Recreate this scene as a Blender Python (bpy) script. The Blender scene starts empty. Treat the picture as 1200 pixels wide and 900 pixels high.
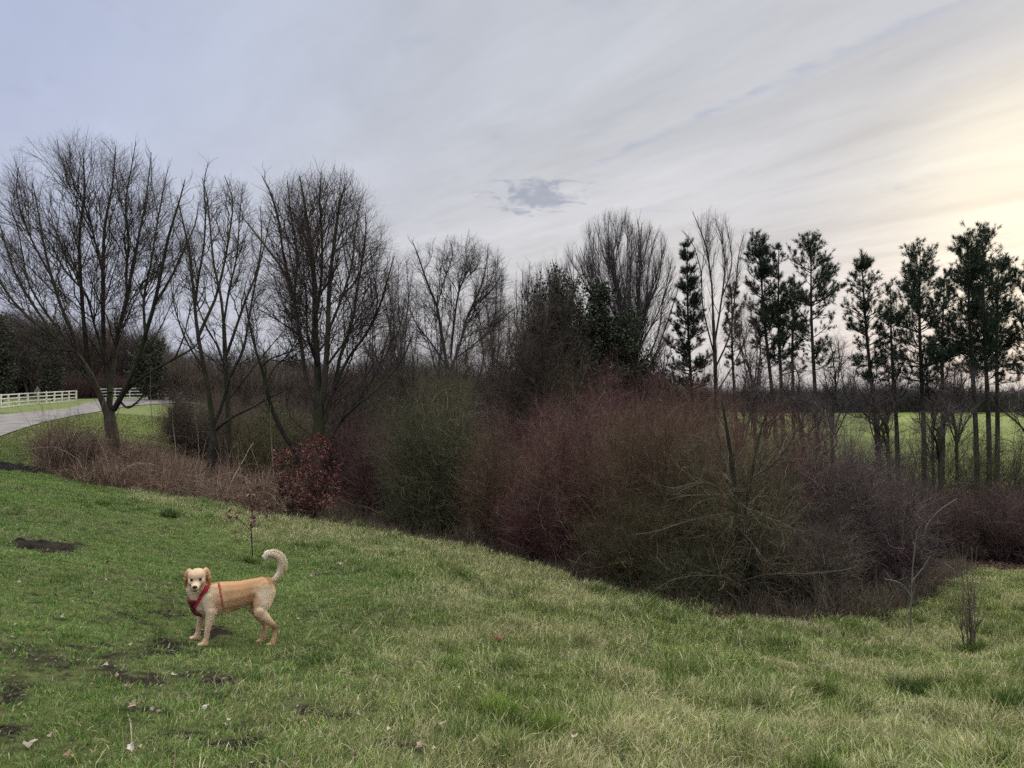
import bpy, math
import numpy as np
from mathutils import Vector, Matrix
R = math.radians
C = bpy.context.scene.collection
scene = bpy.context.scene

# ------------------------------------------------------------------ camera, world, sun, exposure
CAMZ = 1.62
FPX, HZ = 857.0, 458.0            # focal length and horizon row of the 1200 x 900 photograph
cam_d = bpy.data.cameras.new('camera'); cam = bpy.data.objects.new('camera', cam_d); C.objects.link(cam)
cam.location = (0, 0, CAMZ); cam.rotation_euler = (R(90 + 0.53), 0, 0)
cam_d.sensor_width = 36; cam_d.lens = 36 * FPX / 1200; cam_d.clip_start = 0.05; cam_d.clip_end = 6000
scene.camera = cam
scene.cycles.max_bounces = 5; scene.cycles.diffuse_bounces = 3; scene.cycles.glossy_bounces = 2; scene.cycles.use_denoising = False

SUN_AZ, SUN_EL = 37.0, 13.0       # degrees to the right of the view, above the horizon
SD = Vector((math.sin(R(SUN_AZ)) * math.cos(R(SUN_EL)), math.cos(R(SUN_AZ)) * math.cos(R(SUN_EL)), math.sin(R(SUN_EL))))
sun_d = bpy.data.lights.new('sun', 'SUN'); sun = bpy.data.objects.new('sun', sun_d); C.objects.link(sun)
sun_d.energy = 1.5; sun_d.angle = R(14); sun_d.color = (1.0, 0.86, 0.68)
sun.rotation_euler = SD.to_track_quat('Z', 'Y').to_euler(); sun.location = (20, 20, 30)

scene.view_settings.view_transform = 'Standard'; scene.view_settings.look = 'None'
scene.view_settings.exposure = 0.19; scene.view_settings.gamma = 1.0; scene.view_settings.use_curve_mapping = False

class NT:
    """tiny helper for building node trees"""
    def __init__(s, tree): s.t = tree; s.t.nodes.clear()
    def n(s, kind, **kw):
        nd = s.t.nodes.new(kind)
        for k, v in kw.items():
            if k.startswith('i_'): nd.inputs[k[2:].replace('_', ' ')].default_value = v
            else: setattr(nd, k, v)
        return nd
    def l(s, a, b): s.t.links.new(a, b)
    def math(s, op, a, b=None, c=None, clamp=False):
        nd = s.t.nodes.new('ShaderNodeMath'); nd.operation = op; nd.use_clamp = clamp
        for i, v in enumerate((a, b, c)):
            if v is None: continue
            if isinstance(v, (int, float)): nd.inputs[i].default_value = v
            else: s.l(v, nd.inputs[i])
        return nd.outputs[0]
    def vec(s, op, a, b=None):
        nd = s.t.nodes.new('ShaderNodeVectorMath'); nd.operation = op
        for i, v in enumerate((a, b)):
            if v is None: continue
            if isinstance(v, (tuple, list, Vector)): nd.inputs[i].default_value = tuple(v)
            else: s.l(v, nd.inputs[i])
        return nd.outputs['Value'] if op in ('DOT_PRODUCT', 'LENGTH', 'DISTANCE') else nd.outputs[0]
    def comb(s, x, y, z):
        nd = s.t.nodes.new('ShaderNodeCombineXYZ')
        for i, v in enumerate((x, y, z)):
            if isinstance(v, (int, float)): nd.inputs[i].default_value = v
            else: s.l(v, nd.inputs[i])
        return nd.outputs[0]
    def mix(s, f, a, b, mode='MIX'):
        nd = s.t.nodes.new('ShaderNodeMix'); nd.data_type = 'RGBA'; nd.blend_type = mode
        for sock, v in ((nd.inputs[0], f), (nd.inputs[6], a), (nd.inputs[7], b)):
            if isinstance(v, (int, float)): sock.default_value = v
            elif isinstance(v, tuple): sock.default_value = (*v[:3], 1)
            else: s.l(v, sock)
        return nd.outputs[2]
    def noise(s, vec, scale, detail=4, rough=0.5, dist=0.0):
        nd = s.n('ShaderNodeTexNoise'); s.l(vec, nd.inputs['Vector'])
        nd.inputs['Scale'].default_value = scale; nd.inputs['Detail'].default_value = detail
        nd.inputs['Roughness'].default_value = rough; nd.inputs['Distortion'].default_value = dist
        return nd.outputs['Fac']
    def ramp(s, f, lo, hi, a=0.0, b=1.0, smooth=True):
        nd = s.n('ShaderNodeMapRange'); nd.interpolation_type = 'SMOOTHSTEP' if smooth else 'LINEAR'
        s.l(f, nd.inputs[0]); nd.inputs[1].default_value = lo; nd.inputs[2].default_value = hi
        nd.inputs[3].default_value = a; nd.inputs[4].default_value = b
        return nd.outputs[0]

world = bpy.data.worlds.new('World'); scene.world = world; world.use_nodes = True
w = NT(world.node_tree)
tc = w.n('ShaderNodeTexCoord'); D = w.vec('NORMALIZE', tc.outputs['Generated'])
sky = w.n('ShaderNodeTexSky'); sky.sky_type = 'NISHITA'; sky.sun_disc = False
sky.sun_elevation = R(SUN_EL); sky.sun_rotation = R(SUN_AZ); sky.altitude = 60; sky.air_density = 1.3; sky.dust_density = 3.0
sep = w.n('ShaderNodeSeparateXYZ'); w.l(D, sep.inputs[0])
dx, dy, dz = sep.outputs
zz = w.math('MAXIMUM', dz, 0.015)
px_, py_ = w.math('DIVIDE', dx, zz), w.math('DIVIDE', dy, zz)          # the cloud layer seen in perspective
ca, sa = math.cos(R(-58)), math.sin(R(-58))
along = w.math('ADD', w.math('MULTIPLY', px_, ca), w.math('MULTIPLY', py_, sa))
across = w.math('SUBTRACT', w.math('MULTIPLY', py_, ca), w.math('MULTIPLY', px_, sa))
streak_v = w.comb(w.math('MULTIPLY', along, 0.22), across, 0.3)
n1 = w.noise(streak_v, 1.1, 6, 0.55, 0.6)
n2 = w.noise(w.comb(w.math('MULTIPLY', along, 0.35), w.math('MULTIPLY', across, 1.0), 5.0), 3.2, 5, 0.6, 0.3)
n3 = w.noise(D, 2.2, 3, 0.5)
cosg = w.vec('DOT_PRODUCT', D, tuple(SD))
g_wide = w.ramp(cosg, 0.55, 1.0); g_near = w.math('POWER', w.ramp(cosg, 0.945, 1.0), 2.2); g_core = w.math('POWER', w.ramp(cosg, 0.980, 1.0), 1.7)
veil = w.mix(w.ramp(cosg, 0.25, 0.93), (4.25, 4.85, 6.6), (4.85, 5.05, 5.5))     # high thin cloud: blue-grey, whiter towards the sun
low = w.ramp(dz, 0.42, 0.08)                                                   # pale lilac band over the horizon
veil = w.mix(w.math('MULTIPLY', low, w.ramp(cosg, 0.45, 0.85, 0.35, 0.75)), veil, (6.3, 6.1, 6.25))
veil = w.mix(w.math('MULTIPLY', w.math('MULTIPLY', g_near, 0.45), w.ramp(dz, 0.40, 0.24)), veil, (7.0, 6.8, 6.0))
veil = w.mix(w.math('MULTIPLY', g_core, 0.5), veil, (8.4, 7.9, 6.4))
st = w.math('MULTIPLY', w.math('SUBTRACT', n1, 0.5), w.ramp(cosg, 0.3, 0.9, 0.28, 0.55))
st = w.math('ADD', st, w.math('MULTIPLY', w.math('SUBTRACT', n2, 0.5), w.ramp(cosg, 0.3, 0.9, 0.12, 0.40)))
st = w.math('ADD', 1.0, w.math('ADD', st, w.math('MULTIPLY', w.math('SUBTRACT', n3, 0.5), 0.12)))
veil = w.mix(1.0, veil, w.comb(st, st, st), 'MULTIPLY')
# a frayed, darker trail running across the layer
lx0, ly0, lx1, ly1 = 0.31, 3.32, 1.157, 1.87
ll = math.hypot(lx1 - lx0, ly1 - ly0); ux, uy = (lx1 - lx0) / ll, (ly1 - ly0) / ll
rx_, ry_ = w.math('SUBTRACT', px_, lx0), w.math('SUBTRACT', py_, ly0)
tl = w.math('ADD', w.math('MULTIPLY', rx_, ux), w.math('MULTIPLY', ry_, uy))
dl = w.math('SUBTRACT', w.math('MULTIPLY', ry_, ux), w.math('MULTIPLY', rx_, uy))
nw = w.noise(w.comb(px_, py_, 0.0), 7.0, 5, 0.65)
dl2 = w.math('ABSOLUTE', w.math('ADD', dl, w.math('MULTIPLY', w.math('SUBTRACT', nw, 0.5), 0.16)))
trail = w.math('MULTIPLY', w.ramp(dl2, 0.055, 0.0), w.math('MULTIPLY', w.ramp(tl, -0.15, 0.3), w.ramp(tl, 2.4, 1.9)))
veil = w.mix(w.math('MULTIPLY', trail, w.ramp(nw, 0.38, 0.66, 0.16, 0.55)), veil, (3.4, 3.9, 5.2))
# the one small ragged cloud
ex = w.math('MULTIPLY', w.math('SUBTRACT', px_, 0.125), 1 / 0.32)
ey = w.math('MULTIPLY', w.math('SUBTRACT', py_, 3.76), 1 / 0.52)
ncl = w.noise(w.comb(px_, w.math('MULTIPLY', py_, 0.62), 2.0), 9.0, 6, 0.62, 0.5)
er = w.math('SQRT', w.math('ADD', w.math('MULTIPLY', ex, ex), w.math('MULTIPLY', ey, ey)))
cm = w.ramp(w.math('SUBTRACT', w.math('SUBTRACT', 1.15, er), w.math('MULTIPLY', w.math('SUBTRACT', 0.62, ncl), 2.6)), 0.0, 0.75)
veil = w.mix(w.math('MULTIPLY', cm, 0.74), veil, (2.7, 3.0, 3.9))
ncl2 = w.noise(w.comb(px_, py_, 7.0), 2.3, 6, 0.6, 0.5)                        # faint scraps of the same cloud
veil = w.mix(w.math('MULTIPLY', w.ramp(ncl2, 0.58, 0.76), 0.32), veil, (3.6, 3.9, 5.0))
zen_fill = [w.ramp(dz, 0.49, 0.92, 1.0, k_) for k_ in (7.0, 6.3, 4.7)]                                           # overcast zenith, boosted and warmed out of view as added fill light
veil = w.mix(1.0, veil, w.comb(*zen_fill), 'MULTIPLY')
cover = w.ramp(n3, 0.0, 1.0, 0.93, 0.99)
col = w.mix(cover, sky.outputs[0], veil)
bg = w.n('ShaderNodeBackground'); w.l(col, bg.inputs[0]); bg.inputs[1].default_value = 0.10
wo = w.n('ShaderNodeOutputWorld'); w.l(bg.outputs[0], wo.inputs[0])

# ------------------------------------------------------------------ helpers
def tag(o, label=None, cat=None, group=None, kind=None):
    if label: o['label'] = label
    if cat: o['category'] = cat
    if group: o['group'] = group
    if kind: o['kind'] = kind
    return o
def empty(name, loc=(0, 0, 0), rz=0.0):
    o = bpy.data.objects.new(name, None); C.objects.link(o); o.location = loc; o.rotation_euler = (0, 0, rz)
    o.empty_display_size = 0.2
    return o
def mesh_obj(name, verts, faces_flat, loop_tot, mat, parent=None, col=None, smooth=False):
    """verts (N,3), flat loop vertex indices, loop totals per face; col (N,3) albedo per vertex"""
    me = bpy.data.meshes.new(name)
    verts = np.ascontiguousarray(verts, dtype=np.float32); faces_flat = np.ascontiguousarray(faces_flat, dtype=np.int32)
    loop_tot = np.ascontiguousarray(loop_tot, dtype=np.int32)
    me.vertices.add(len(verts)); me.vertices.foreach_set('co', verts.ravel())
    me.loops.add(len(faces_flat)); me.loops.foreach_set('vertex_index', faces_flat)
    me.polygons.add(len(loop_tot))
    starts = np.zeros(len(loop_tot), np.int32); starts[1:] = np.cumsum(loop_tot)[:-1]
    me.polygons.foreach_set('loop_start', starts); me.polygons.foreach_set('loop_total', loop_tot)
    me.polygons.foreach_set('use_smooth', np.full(len(loop_tot), smooth, dtype=bool))
    if col is not None:
        a = me.color_attributes.new('Col', 'FLOAT_COLOR', 'POINT')
        c4 = np.ones((len(verts), 4), np.float32); c4[:, :3] = col
        a.data.foreach_set('color', c4.ravel())
    me.update(calc_edges=True)
    if mat: me.materials.append(mat)
    o = bpy.data.objects.new(name, me); C.objects.link(o)
    if parent: o.parent = parent
    return o
def quads(name, verts, faces, mat, parent=None, col=None, smooth=False):
    flat = np.array([i for f in faces for i in f]); tot = np.array([len(f) for f in faces])
    return mesh_obj(name, np.array(verts, float), flat, tot, mat, parent, col, smooth)
def copy_tree(o, parent=None):
    c = o.copy(); C.objects.link(c)
    if parent is not None: c.parent = parent
    for ch in [x for x in scene.objects if x.parent == o]: copy_tree(ch, c)
    return c

_h = np.random.default_rng(5).random(65536)
def vnoise(x, y, seed=0):
    xi, yi = np.floor(x).astype(np.int64), np.floor(y).astype(np.int64)
    fx, fy = x - xi, y - yi; fx = fx * fx * (3 - 2 * fx); fy = fy * fy * (3 - 2 * fy)
    def h(a, b): return _h[(a * 7919 + b * 104729 + seed * 3571) & 65535]
    return (h(xi, yi) * (1 - fx) + h(xi + 1, yi) * fx) * (1 - fy) + (h(xi, yi + 1) * (1 - fx) + h(xi + 1, yi + 1) * fx) * fy
def fbm(x, y, seed=0, octv=4):
    s, a, t = 0, 1.0, 0
    for k in range(octv):
        s = s + a * vnoise(x * 2 ** k + 17.3 * k, y * 2 ** k - 9.1 * k, seed + k); t += a; a *= 0.5
    return s / t
def sstep(a, b, x):
    t = np.clip((x - a) / (b - a), 0, 1); return t * t * (3 - 2 * t)

# ------------------------------------------------------------------ materials
def base_mat(name, rough=0.9, spec=0.3):
    m = bpy.data.materials.new(name); m.use_nodes = True; t = NT(m.node_tree)
    b = t.n('ShaderNodeBsdfPrincipled'); b.inputs['Roughness'].default_value = rough
    b.inputs['Specular IOR Level'].default_value = spec
    o = t.n('ShaderNodeOutputMaterial'); t.l(b.outputs[0], o.inputs[0])
    return m, t, b
def attr_mat(name, rough=0.85, spec=0.25, nscale=3.0, namt=0.25, bump=0.0, transl=0.0):
    m, t, b = base_mat(name, rough, spec)
    a = t.n('ShaderNodeAttribute'); a.attribute_name = 'Col'
    g = t.n('ShaderNodeTexCoord')
    f = t.ramp(t.noise(g.outputs['Object'], nscale, 4, 0.6), 0.25, 0.75, 1 - namt, 1 + namt, False)
    c = t.mix(1.0, a.outputs['Color'], t.comb(f, f, f), 'MULTIPLY'); t.l(c, b.inputs['Base Color'])
    if bump:
        bn = t.n('ShaderNodeBump'); bn.inputs['Strength'].default_value = bump; bn.inputs['Distance'].default_value = 0.03
        t.l(t.noise(g.outputs['Object'], nscale * 9, 4, 0.7), bn.inputs['Height']); t.l(bn.outputs[0], b.inputs['Normal'])
    if transl:
        tr = t.n('ShaderNodeBsdfTranslucent'); t.l(c, tr.inputs[0]); mx = t.n('ShaderNodeMixShader'); mx.inputs[0].default_value = transl
        t.l(b.outputs[0], mx.inputs[1]); t.l(tr.outputs[0], mx.inputs[2])
        o = [n for n in t.t.nodes if n.type == 'OUTPUT_MATERIAL'][0]; t.l(mx.outputs[0], o.inputs[0])
    return m
M_BARK = attr_mat('mossy_bark', 0.95, 0.15, 4.0, 0.45, 0.6)
M_TWIG = attr_mat('twig_bark', 0.8, 0.2, 5.0, 0.3)
M_NEEDLE = attr_mat('pine_needles', 0.7, 0.25, 2.5, 0.3)
M_LEAF = attr_mat('dry_leaves', 0.75, 0.25, 6.0, 0.3, 0, 0.2)
M_GRASS = attr_mat('grass_blades', 0.65, 0.25, 1.2, 0.18, 0, 0.25)
M_FUR = attr_mat('golden_fur', 0.8, 0.15, 30.0, 0.08, 0, 0.32)
M_GROUND = attr_mat('soil_and_turf', 0.95, 0.1, 14.0, 0.55, 0.9)
def plain_mat(name, c1, c2, scale, rough=0.8, spec=0.3, bump=0.0):
    m, t, b = base_mat(name, rough, spec); g = t.n('ShaderNodeTexCoord')
    f = t.ramp(t.noise(g.outputs['Object'], scale, 5, 0.6), 0.35, 0.65)
    t.l(t.mix(f, c1, c2), b.inputs['Base Color'])
    if bump:
        bn = t.n('ShaderNodeBump'); bn.inputs['Strength'].default_value = bump; bn.inputs['Distance'].default_value = 0.01
        t.l(t.noise(g.outputs['Object'], scale * 12, 3, 0.7), bn.inputs['Height']); t.l(bn.outputs[0], b.inputs['Normal'])
    return m
M_PATH = plain_mat('worn_asphalt', (0.12, 0.108, 0.10), (0.20, 0.18, 0.17), 1.1, 0.9, 0.3, 0.4)
M_WHITE = plain_mat('weathered_white_paint', (0.66, 0.65, 0.61), (0.46, 0.46, 0.41), 4.0, 0.6, 0.4)
M_RED = plain_mat('red_webbing', (0.42, 0.025, 0.035), (0.30, 0.015, 0.03), 25, 0.7, 0.3)
M_DARKRED = plain_mat('dark_red_padding', (0.10, 0.012, 0.02), (0.15, 0.015, 0.025), 25, 0.8, 0.3)
M_NOSE = plain_mat('wet_black_nose', (0.012, 0.010, 0.010), (0.02, 0.016, 0.015), 40, 0.3, 0.5)
M_EYE = plain_mat('dark_brown_eye', (0.010, 0.006, 0.004), (0.015, 0.008, 0.005), 40, 0.25, 0.15)
M_MOUTH = plain_mat('dark_lips', (0.03, 0.015, 0.014), (0.05, 0.02, 0.02), 40, 0.5, 0.4)
M_STONE = plain_mat('reddish_stone', (0.13, 0.05, 0.03), (0.2, 0.09, 0.06), 20, 0.9, 0.2, 0.5)
# ------------------------------------------------------------------ ground
def pt(px, py, d): return ((px - 600) / FPX * d, d, CAMZ + (HZ - py) / FPX * d)
CTRL = [pt(*a) for a in [
    (0,900,3.35),(600,900,3.6),(1200,900,4.1),(-500,760,4.6),(1700,800,5.5),
    (240,759,6.15),(318,753,6.55),(300,757,6.2),(0,620,9.2),(0,700,6.0),(60,640,8.4),(150,690,7.0),(-300,620,8.5),
    (297,655,11.0),(450,755,6.9),(450,690,9.4),(700,800,6.1),(700,740,8.3),(900,800,6.4),(1200,830,5.9),(1200,760,7.9),(1600,760,8),
    (0,560,15),(0,513,25),(-300,540,20),(-300,500,40),(0,487,45),(90,487,44),(150,475,64),(200,467,84),(130,533,22),(100,560,18.8),(160,503,34),
    (200,577,18),(300,596,16),(350,606,16),(430,615,15.6),(500,630,15),(600,648,13.8),(700,682,12.2),(800,706,11.1),(870,717,10.7),(960,720,10.6),(1040,716,10.8),
    (1130,768,8.9),(1200,680,13.5),(1400,680,13.5),(1150,670,15.5),(1200,640,20),
    (20,478,60),(90,470,78),(-250,485,60),(245,565,22),(372,590,20.5),(530,600,26),(300,530,36),(450,545,36),(600,590,30),(735,590,30),(900,600,26),(1100,600,26),
    (300,474,95),(450,478,95),(600,480,95),(100,462,120),(-200,462,120),(750,500,90),(900,545,45),(1100,545,45),(1300,545,45),(900,503,100),(1100,500,110),(1300,500,110),
    (900,484,220),(1100,484,220),(1300,484,220),(600,470,220),(300,463,220),(0,455,220),(-300,455,220)]]
CTRL += [(0, 0, 0.0), (0, 1.6, -0.08), (0, -4, 0.2), (-6, -4, 0.5), (7, -4, -0.1), (-20, -15, 1.0), (25, -15, -0.8)]
for az in range(-180, 180, 20):
    for r_ in (500, 1600):
        s_ = math.sin(R(az)); CTRL.append((r_ * s_, r_ * math.cos(R(az)), CAMZ - 5.5 if abs(az) < 70 else CAMZ - 3))
CT = np.array(CTRL)
def warp(x, y):
    r = np.hypot(x, y) + 1e-6; v = np.log1p(r / 5.0) / r
    return np.stack([x * v, y * v], -1)
def tps(r): return r * r * np.log(r + 1e-9)
_W = warp(CT[:, 0], CT[:, 1]); _n = len(CT)
_A = np.zeros((_n + 3, _n + 3)); _A[:_n, :_n] = tps(np.linalg.norm(_W[:, None] - _W[None], axis=-1)) + np.eye(_n) * 0.0015
_A[:_n, _n] = 1; _A[:_n, _n + 1:] = _W; _A[_n:, :_n] = _A[:_n, _n:].T
_S = np.linalg.solve(_A, np.concatenate([CT[:, 2], np.zeros(3)]))
def ground(x, y):
    x = np.atleast_1d(np.asarray(x, float)); y = np.atleast_1d(np.asarray(y, float)); out = np.empty(len(x))
    for i in range(0, len(x), 20000):
        q = warp(x[i:i + 20000], y[i:i + 20000])
        out[i:i + 20000] = tps(np.linalg.norm(q[:, None] - _W[None], axis=-1)) @ _S[:_n] + _S[_n] + q @ _S[_n + 1:]
    r = np.hypot(x, y)
    hum = sstep(-3.5, 1.5, x + .12 * (y - 6)) * sstep(26, 16, r)
    out += (fbm(x * 2.1, y * 2.1, 13, 3) - 0.5) * (0.04 + 0.15 * hum) * sstep(30, 18, r)
    out += (fbm(x * 0.9, y * 0.9, 3, 3) - 0.5) * 0.07 * sstep(60, 20, r) + (fbm(x * 0.05, y * 0.05, 8, 3) - 0.5) * 1.2 * sstep(120, 400, r)
    return out
_gx = np.arange(-40, 40, 0.125); _gy = np.arange(-6, 50, 0.125)
_GXX, _GYY = np.meshgrid(_gx, _gy); _GZ = ground(_GXX.ravel(), _GYY.ravel()).reshape(_GXX.shape)
def gfast(x, y):
    """bilinear look-up of the terrain for the many blades"""
    fx = np.clip((x + 40) / 0.125, 0, len(_gx) - 1.001); fy = np.clip((y + 6) / 0.125, 0, len(_gy) - 1.001)
    i, j = fx.astype(int), fy.astype(int); a, b = fx - i, fy - j
    return (_GZ[j, i] * (1 - a) + _GZ[j, i + 1] * a) * (1 - b) + (_GZ[j + 1, i] * (1 - a) + _GZ[j + 1, i + 1] * a) * b
def g1(x, y): return float(ground(x, y)[0])

EDGE_U = [-400, 0, 38, 60, 100, 200, 300, 350, 430, 500, 600, 700, 800, 870, 960, 1040, 1090, 1130, 1200, 1600]
EDGE_D = [90, 70, 20, 18.2, 18.0, 17.6, 15.8, 15.6, 15.3, 14.6, 13.4, 11.9, 10.9, 10.5, 10.4, 10.6, 12.0, 14.5, 15.5, 16]
BACK_U = [-400, 0, 38, 60, 120, 190, 225, 260, 1600]
BACK_D = [90, 70, 20, 23, 26, 27, 30, 400, 400]
def lawn(x, y):
    """1 on mown or rough grass, 0 on the brown ground under the shrubs, softly ragged"""
    u = x / np.maximum(y, 0.5) * FPX + 600
    e = np.interp(u, EDGE_U, EDGE_D); b = np.interp(u, BACK_U, BACK_D)
    j = (fbm(x * 1.1, y * 1.1, 21, 4) - 0.5) * 2.4
    return np.maximum(sstep(0.35, -0.35, y - e + j), sstep(-0.6, 0.6, y - b + j * 2) * (u < 260))
MUDS = [(60,640,.42,.3),(10,548,.7,.5),(250,742,.28,.14),(205,760,.3,.12),(240,790,.22,.1),(130,780,.12,.07),(118,758,.14,.06),(80,792,.08,.06),(15,815,.16,.1),(165,798,.2,.08),(250,800,.2,.09),
        (230,815,.22,.07),(155,830,.15,.06),(5,858,.2,.08),(205,862,.14,.05),(270,852,.16,.06),(300,870,.18,.08),(150,645,.14,.1),(350,770,.16,.08),(500,830,.14,.09),(485,880,.12,.06),(440,872,.1,.05),
        (590,752,.1,.04),(280,895,.16,.06),(100,760,.1,.05),(360,835,.16,.07),(430,700,.12,.08),(820,690,.3,.12),(410,790,.2,.07)]
_mud = []
for (u_, v_, a_, b_) in MUDS:
    # find the distance at which that sight line meets the ground
    ds = np.linspace(3, 25, 600); zz_ = CAMZ + (HZ - v_) / FPX * ds; gg = ground((u_ - 600) / FPX * ds, ds)
    k = int(np.argmax(gg > zz_)); d_ = ds[k]; _mud.append(((u_ - 600) / FPX * d_, d_, a_ * .85, b_ * 1.7))
def where(px, py):
    ds = np.linspace(3, 120, 4000); zz_ = CAMZ + (HZ - py) / FPX * ds; gg = ground((px - 600) / FPX * ds, ds)
    k = int(np.argmax(gg > zz_)); return (px - 600) / FPX * ds[k], ds[k]
def mud(x, y):
    m = np.zeros_like(x)
    for (a, b, ra, rb) in _mud:
        m = np.maximum(m, 1.25 - np.sqrt(((x - a) / ra) ** 2 + ((y - b) / rb) ** 2) * 0.9)
    n = fbm(x * 9, y * 9, 31, 4)
    worn = sstep(0.55, 0.72, fbm(x * 2.2, y * 2.2, 37, 3)) * sstep(1.0, -2.5, x + 0.25 * y - 0.2) * sstep(9.5, 7.0, y) * 0.75
    return np.clip(sstep(0.40, 0.62, m * .85 + (n - 0.5) * 2.2) + worn * sstep(0.45, 0.6, n), 0, 1)

def spread(a, b, n, p=2.6):
    t = np.linspace(-1, 1, n); return np.sign(t) * np.abs(t) ** p
xs = np.concatenate([-np.geomspace(1700, 26, 60), np.arange(-25, -9, 0.16), np.arange(-9, 9, 0.07), np.arange(9, 25.01, 0.16), np.geomspace(26, 1700, 60)])
ys = np.concatenate([-np.geomspace(900, 9, 25), np.arange(-8, 2.5, 0.3), np.arange(2.5, 13, 0.07), np.arange(13, 30.01, 0.16), np.geomspace(30.6, 1900, 110)])
GX, GY = np.meshgrid(xs, ys); gx, gy = GX.ravel(), GY.ravel(); gz = ground(gx, gy)
lw, md = lawn(gx, gy), mud(gx, gy)
u = gx / np.maximum(gy, 0.5) * FPX + 600; rr = np.hypot(gx, gy)
nA, nB = fbm(gx * 0.8, gy * 0.8, 41, 4), fbm(gx * 0.06, gy * 0.06, 43, 4)
turf = np.array([0.085, 0.115, 0.030]) * (1 - nA[:, None]) * 1.2 + np.array([0.115, 0.115, 0.055]) * nA[:, None] * 1.0
soil = np.array([0.026, 0.020, 0.015]) * (0.6 + 0.9 * nA[:, None])
litter = np.array([0.060, 0.040, 0.026]) * (0.5 + 1.0 * nA[:, None])
field = np.array([0.115, 0.148, 0.034]) * (0.55 + 0.9 * nB[:, None])
dark = np.array([0.030, 0.026, 0.018]) * (0.7 + 0.6 * nB[:, None])
col = litter * (1 - lw[:, None]) + turf * lw[:, None]
col = col * (1 - md[:, None]) + soil * md[:, None]
is_far = sstep(27, 36, gy)[:, None]
field_m = (sstep(780, 860, u) * (gy > 20))[:, None]
leftgrass = (sstep(262, 240, u) * sstep(110, 90, gy))[:, None]
farc = dark * (1 - field_m) + field * field_m
farc = farc * (1 - leftgrass) + turf * 1.2 * leftgrass
col = col * (1 - is_far) + farc * is_far
nx, ny = len(xs), len(ys); I = np.arange(nx * ny).reshape(ny, nx)
F = np.stack([I[:-1, :-1], I[:-1, 1:], I[1:, 1:], I[1:, :-1]], -1).reshape(-1, 4)
o = mesh_obj('ground', np.stack([gx, gy, gz], -1), F.ravel(), np.full(len(F), 4), M_GROUND, None, col, True)
tag(o, 'sloping grassland with brown soil under the shrubs', kind='structure')

# the path: a winding strip draped 25 mm above the ground
near = [(-160, 14), (-60, 19), (0, 25), (50, 34), (90, 44), (118, 51), (150, 62), (200, 70), (235, 74)]
farE = [(-160, 40), (-60, 43), (0, 46), (45, 50), (80, 56), (103, 70), (125, 77), (185, 80), (235, 82)]
def uv(u_, d_): return ((u_ - 600) / FPX * d_, d_)
def resample(pts, n):
    p = np.array(pts, float); s = np.concatenate([[0], np.cumsum(np.linalg.norm(np.diff(p, axis=0), axis=1))])
    t = np.linspace(0, s[-1], n); return np.stack([np.interp(t, s, p[:, k]) for k in range(p.shape[1])], -1)
a_ = resample([uv(*q) for q in near], 90); b_ = resample([uv(*q) for q in farE], 90)
V, NC = [], 12
for i in range(90):
    for j in range(NC + 1):
        t = j / NC; V.append((a_[i] * (1 - t) + b_[i] * t))
V = np.array(V); V = np.column_stack([V, ground(V[:, 0], V[:, 1]) + 0.045])
F = [(i * (NC + 1) + j, i * (NC + 1) + j + 1, (i + 1) * (NC + 1) + j + 1, (i + 1) * (NC + 1) + j) for i in range(89) for j in range(NC)]
o = quads('path', V, F, M_PATH, None, None, True); tag(o, 'pale grey tarmac path curving away past the white fence', kind='structure')

# ------------------------------------------------------------------ branching plants
UP = np.array([0, 0, 1.0])
def unit(v): return v / np.maximum(np.linalg.norm(v, axis=-1, keepdims=True), 1e-9)
def tubes(P, Rr, k=3):
    """P (N,S,3) polylines, Rr (N,S) radii -> verts, flat quads"""
    N, S = Rr.shape
    T = np.empty_like(P); T[:, 1:-1] = P[:, 2:] - P[:, :-2]; T[:, 0] = P[:, 1] - P[:, 0]; T[:, -1] = P[:, -1] - P[:, -2]; T = unit(T)
    m = unit(P[:, -1] - P[:, 0]); ref = np.where(np.abs(m[:, 2:3]) > 0.8, np.array([[1.0, 0.13, 0]]), np.array([[0, 0.1, 1.0]]))
    Uv = unit(np.cross(T, ref[:, None])); Vv = np.cross(T, Uv)
    a = np.arange(k) * 2 * math.pi / k
    ring = P[:, :, None] + Rr[:, :, None, None] * (np.cos(a)[None, None, :, None] * Uv[:, :, None] + np.sin(a)[None, None, :, None] * Vv[:, :, None])
    idx = np.arange(N * S * k).reshape(N, S, k); nx_ = np.roll(idx, -1, 2)
    F = np.stack([idx[:, :-1], nx_[:, :-1], nx_[:, 1:], idx[:, 1:]], -1)
    return ring.reshape(-1, 3), F.reshape(-1)
def resamp_line(p, r, S):
    p = np.array(p, float); r = np.array(r, float)
    if len(p) > 2:                                        # Catmull-Rom through the traced joints
        q = np.vstack([2 * p[0] - p[1], p, 2 * p[-1] - p[-2]]); o_, ro = [], []
        for i in range(1, len(q) - 2):
            for t in np.linspace(0, 1, 6)[:-1]:
                o_.append(0.5 * ((2 * q[i]) + (-q[i-1] + q[i+1]) * t + (2*q[i-1] - 5*q[i] + 4*q[i+1] - q[i+2]) * t*t + (-q[i-1] + 3*q[i] - 3*q[i+1] + q[i+2]) * t**3))
                ro.append(r[i-1] * (1 - t) + r[i] * t)
        o_.append(p[-1]); ro.append(r[-1]); p, r = np.array(o_), np.array(ro)
    s = np.concatenate([[0], np.cumsum(np.linalg.norm(np.diff(p, axis=0), axis=1))]); t = np.linspace(0, s[-1], S)
    return np.stack([np.interp(t, s, p[:, k]) for k in range(3)], -1), np.interp(t, s, r)
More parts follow.
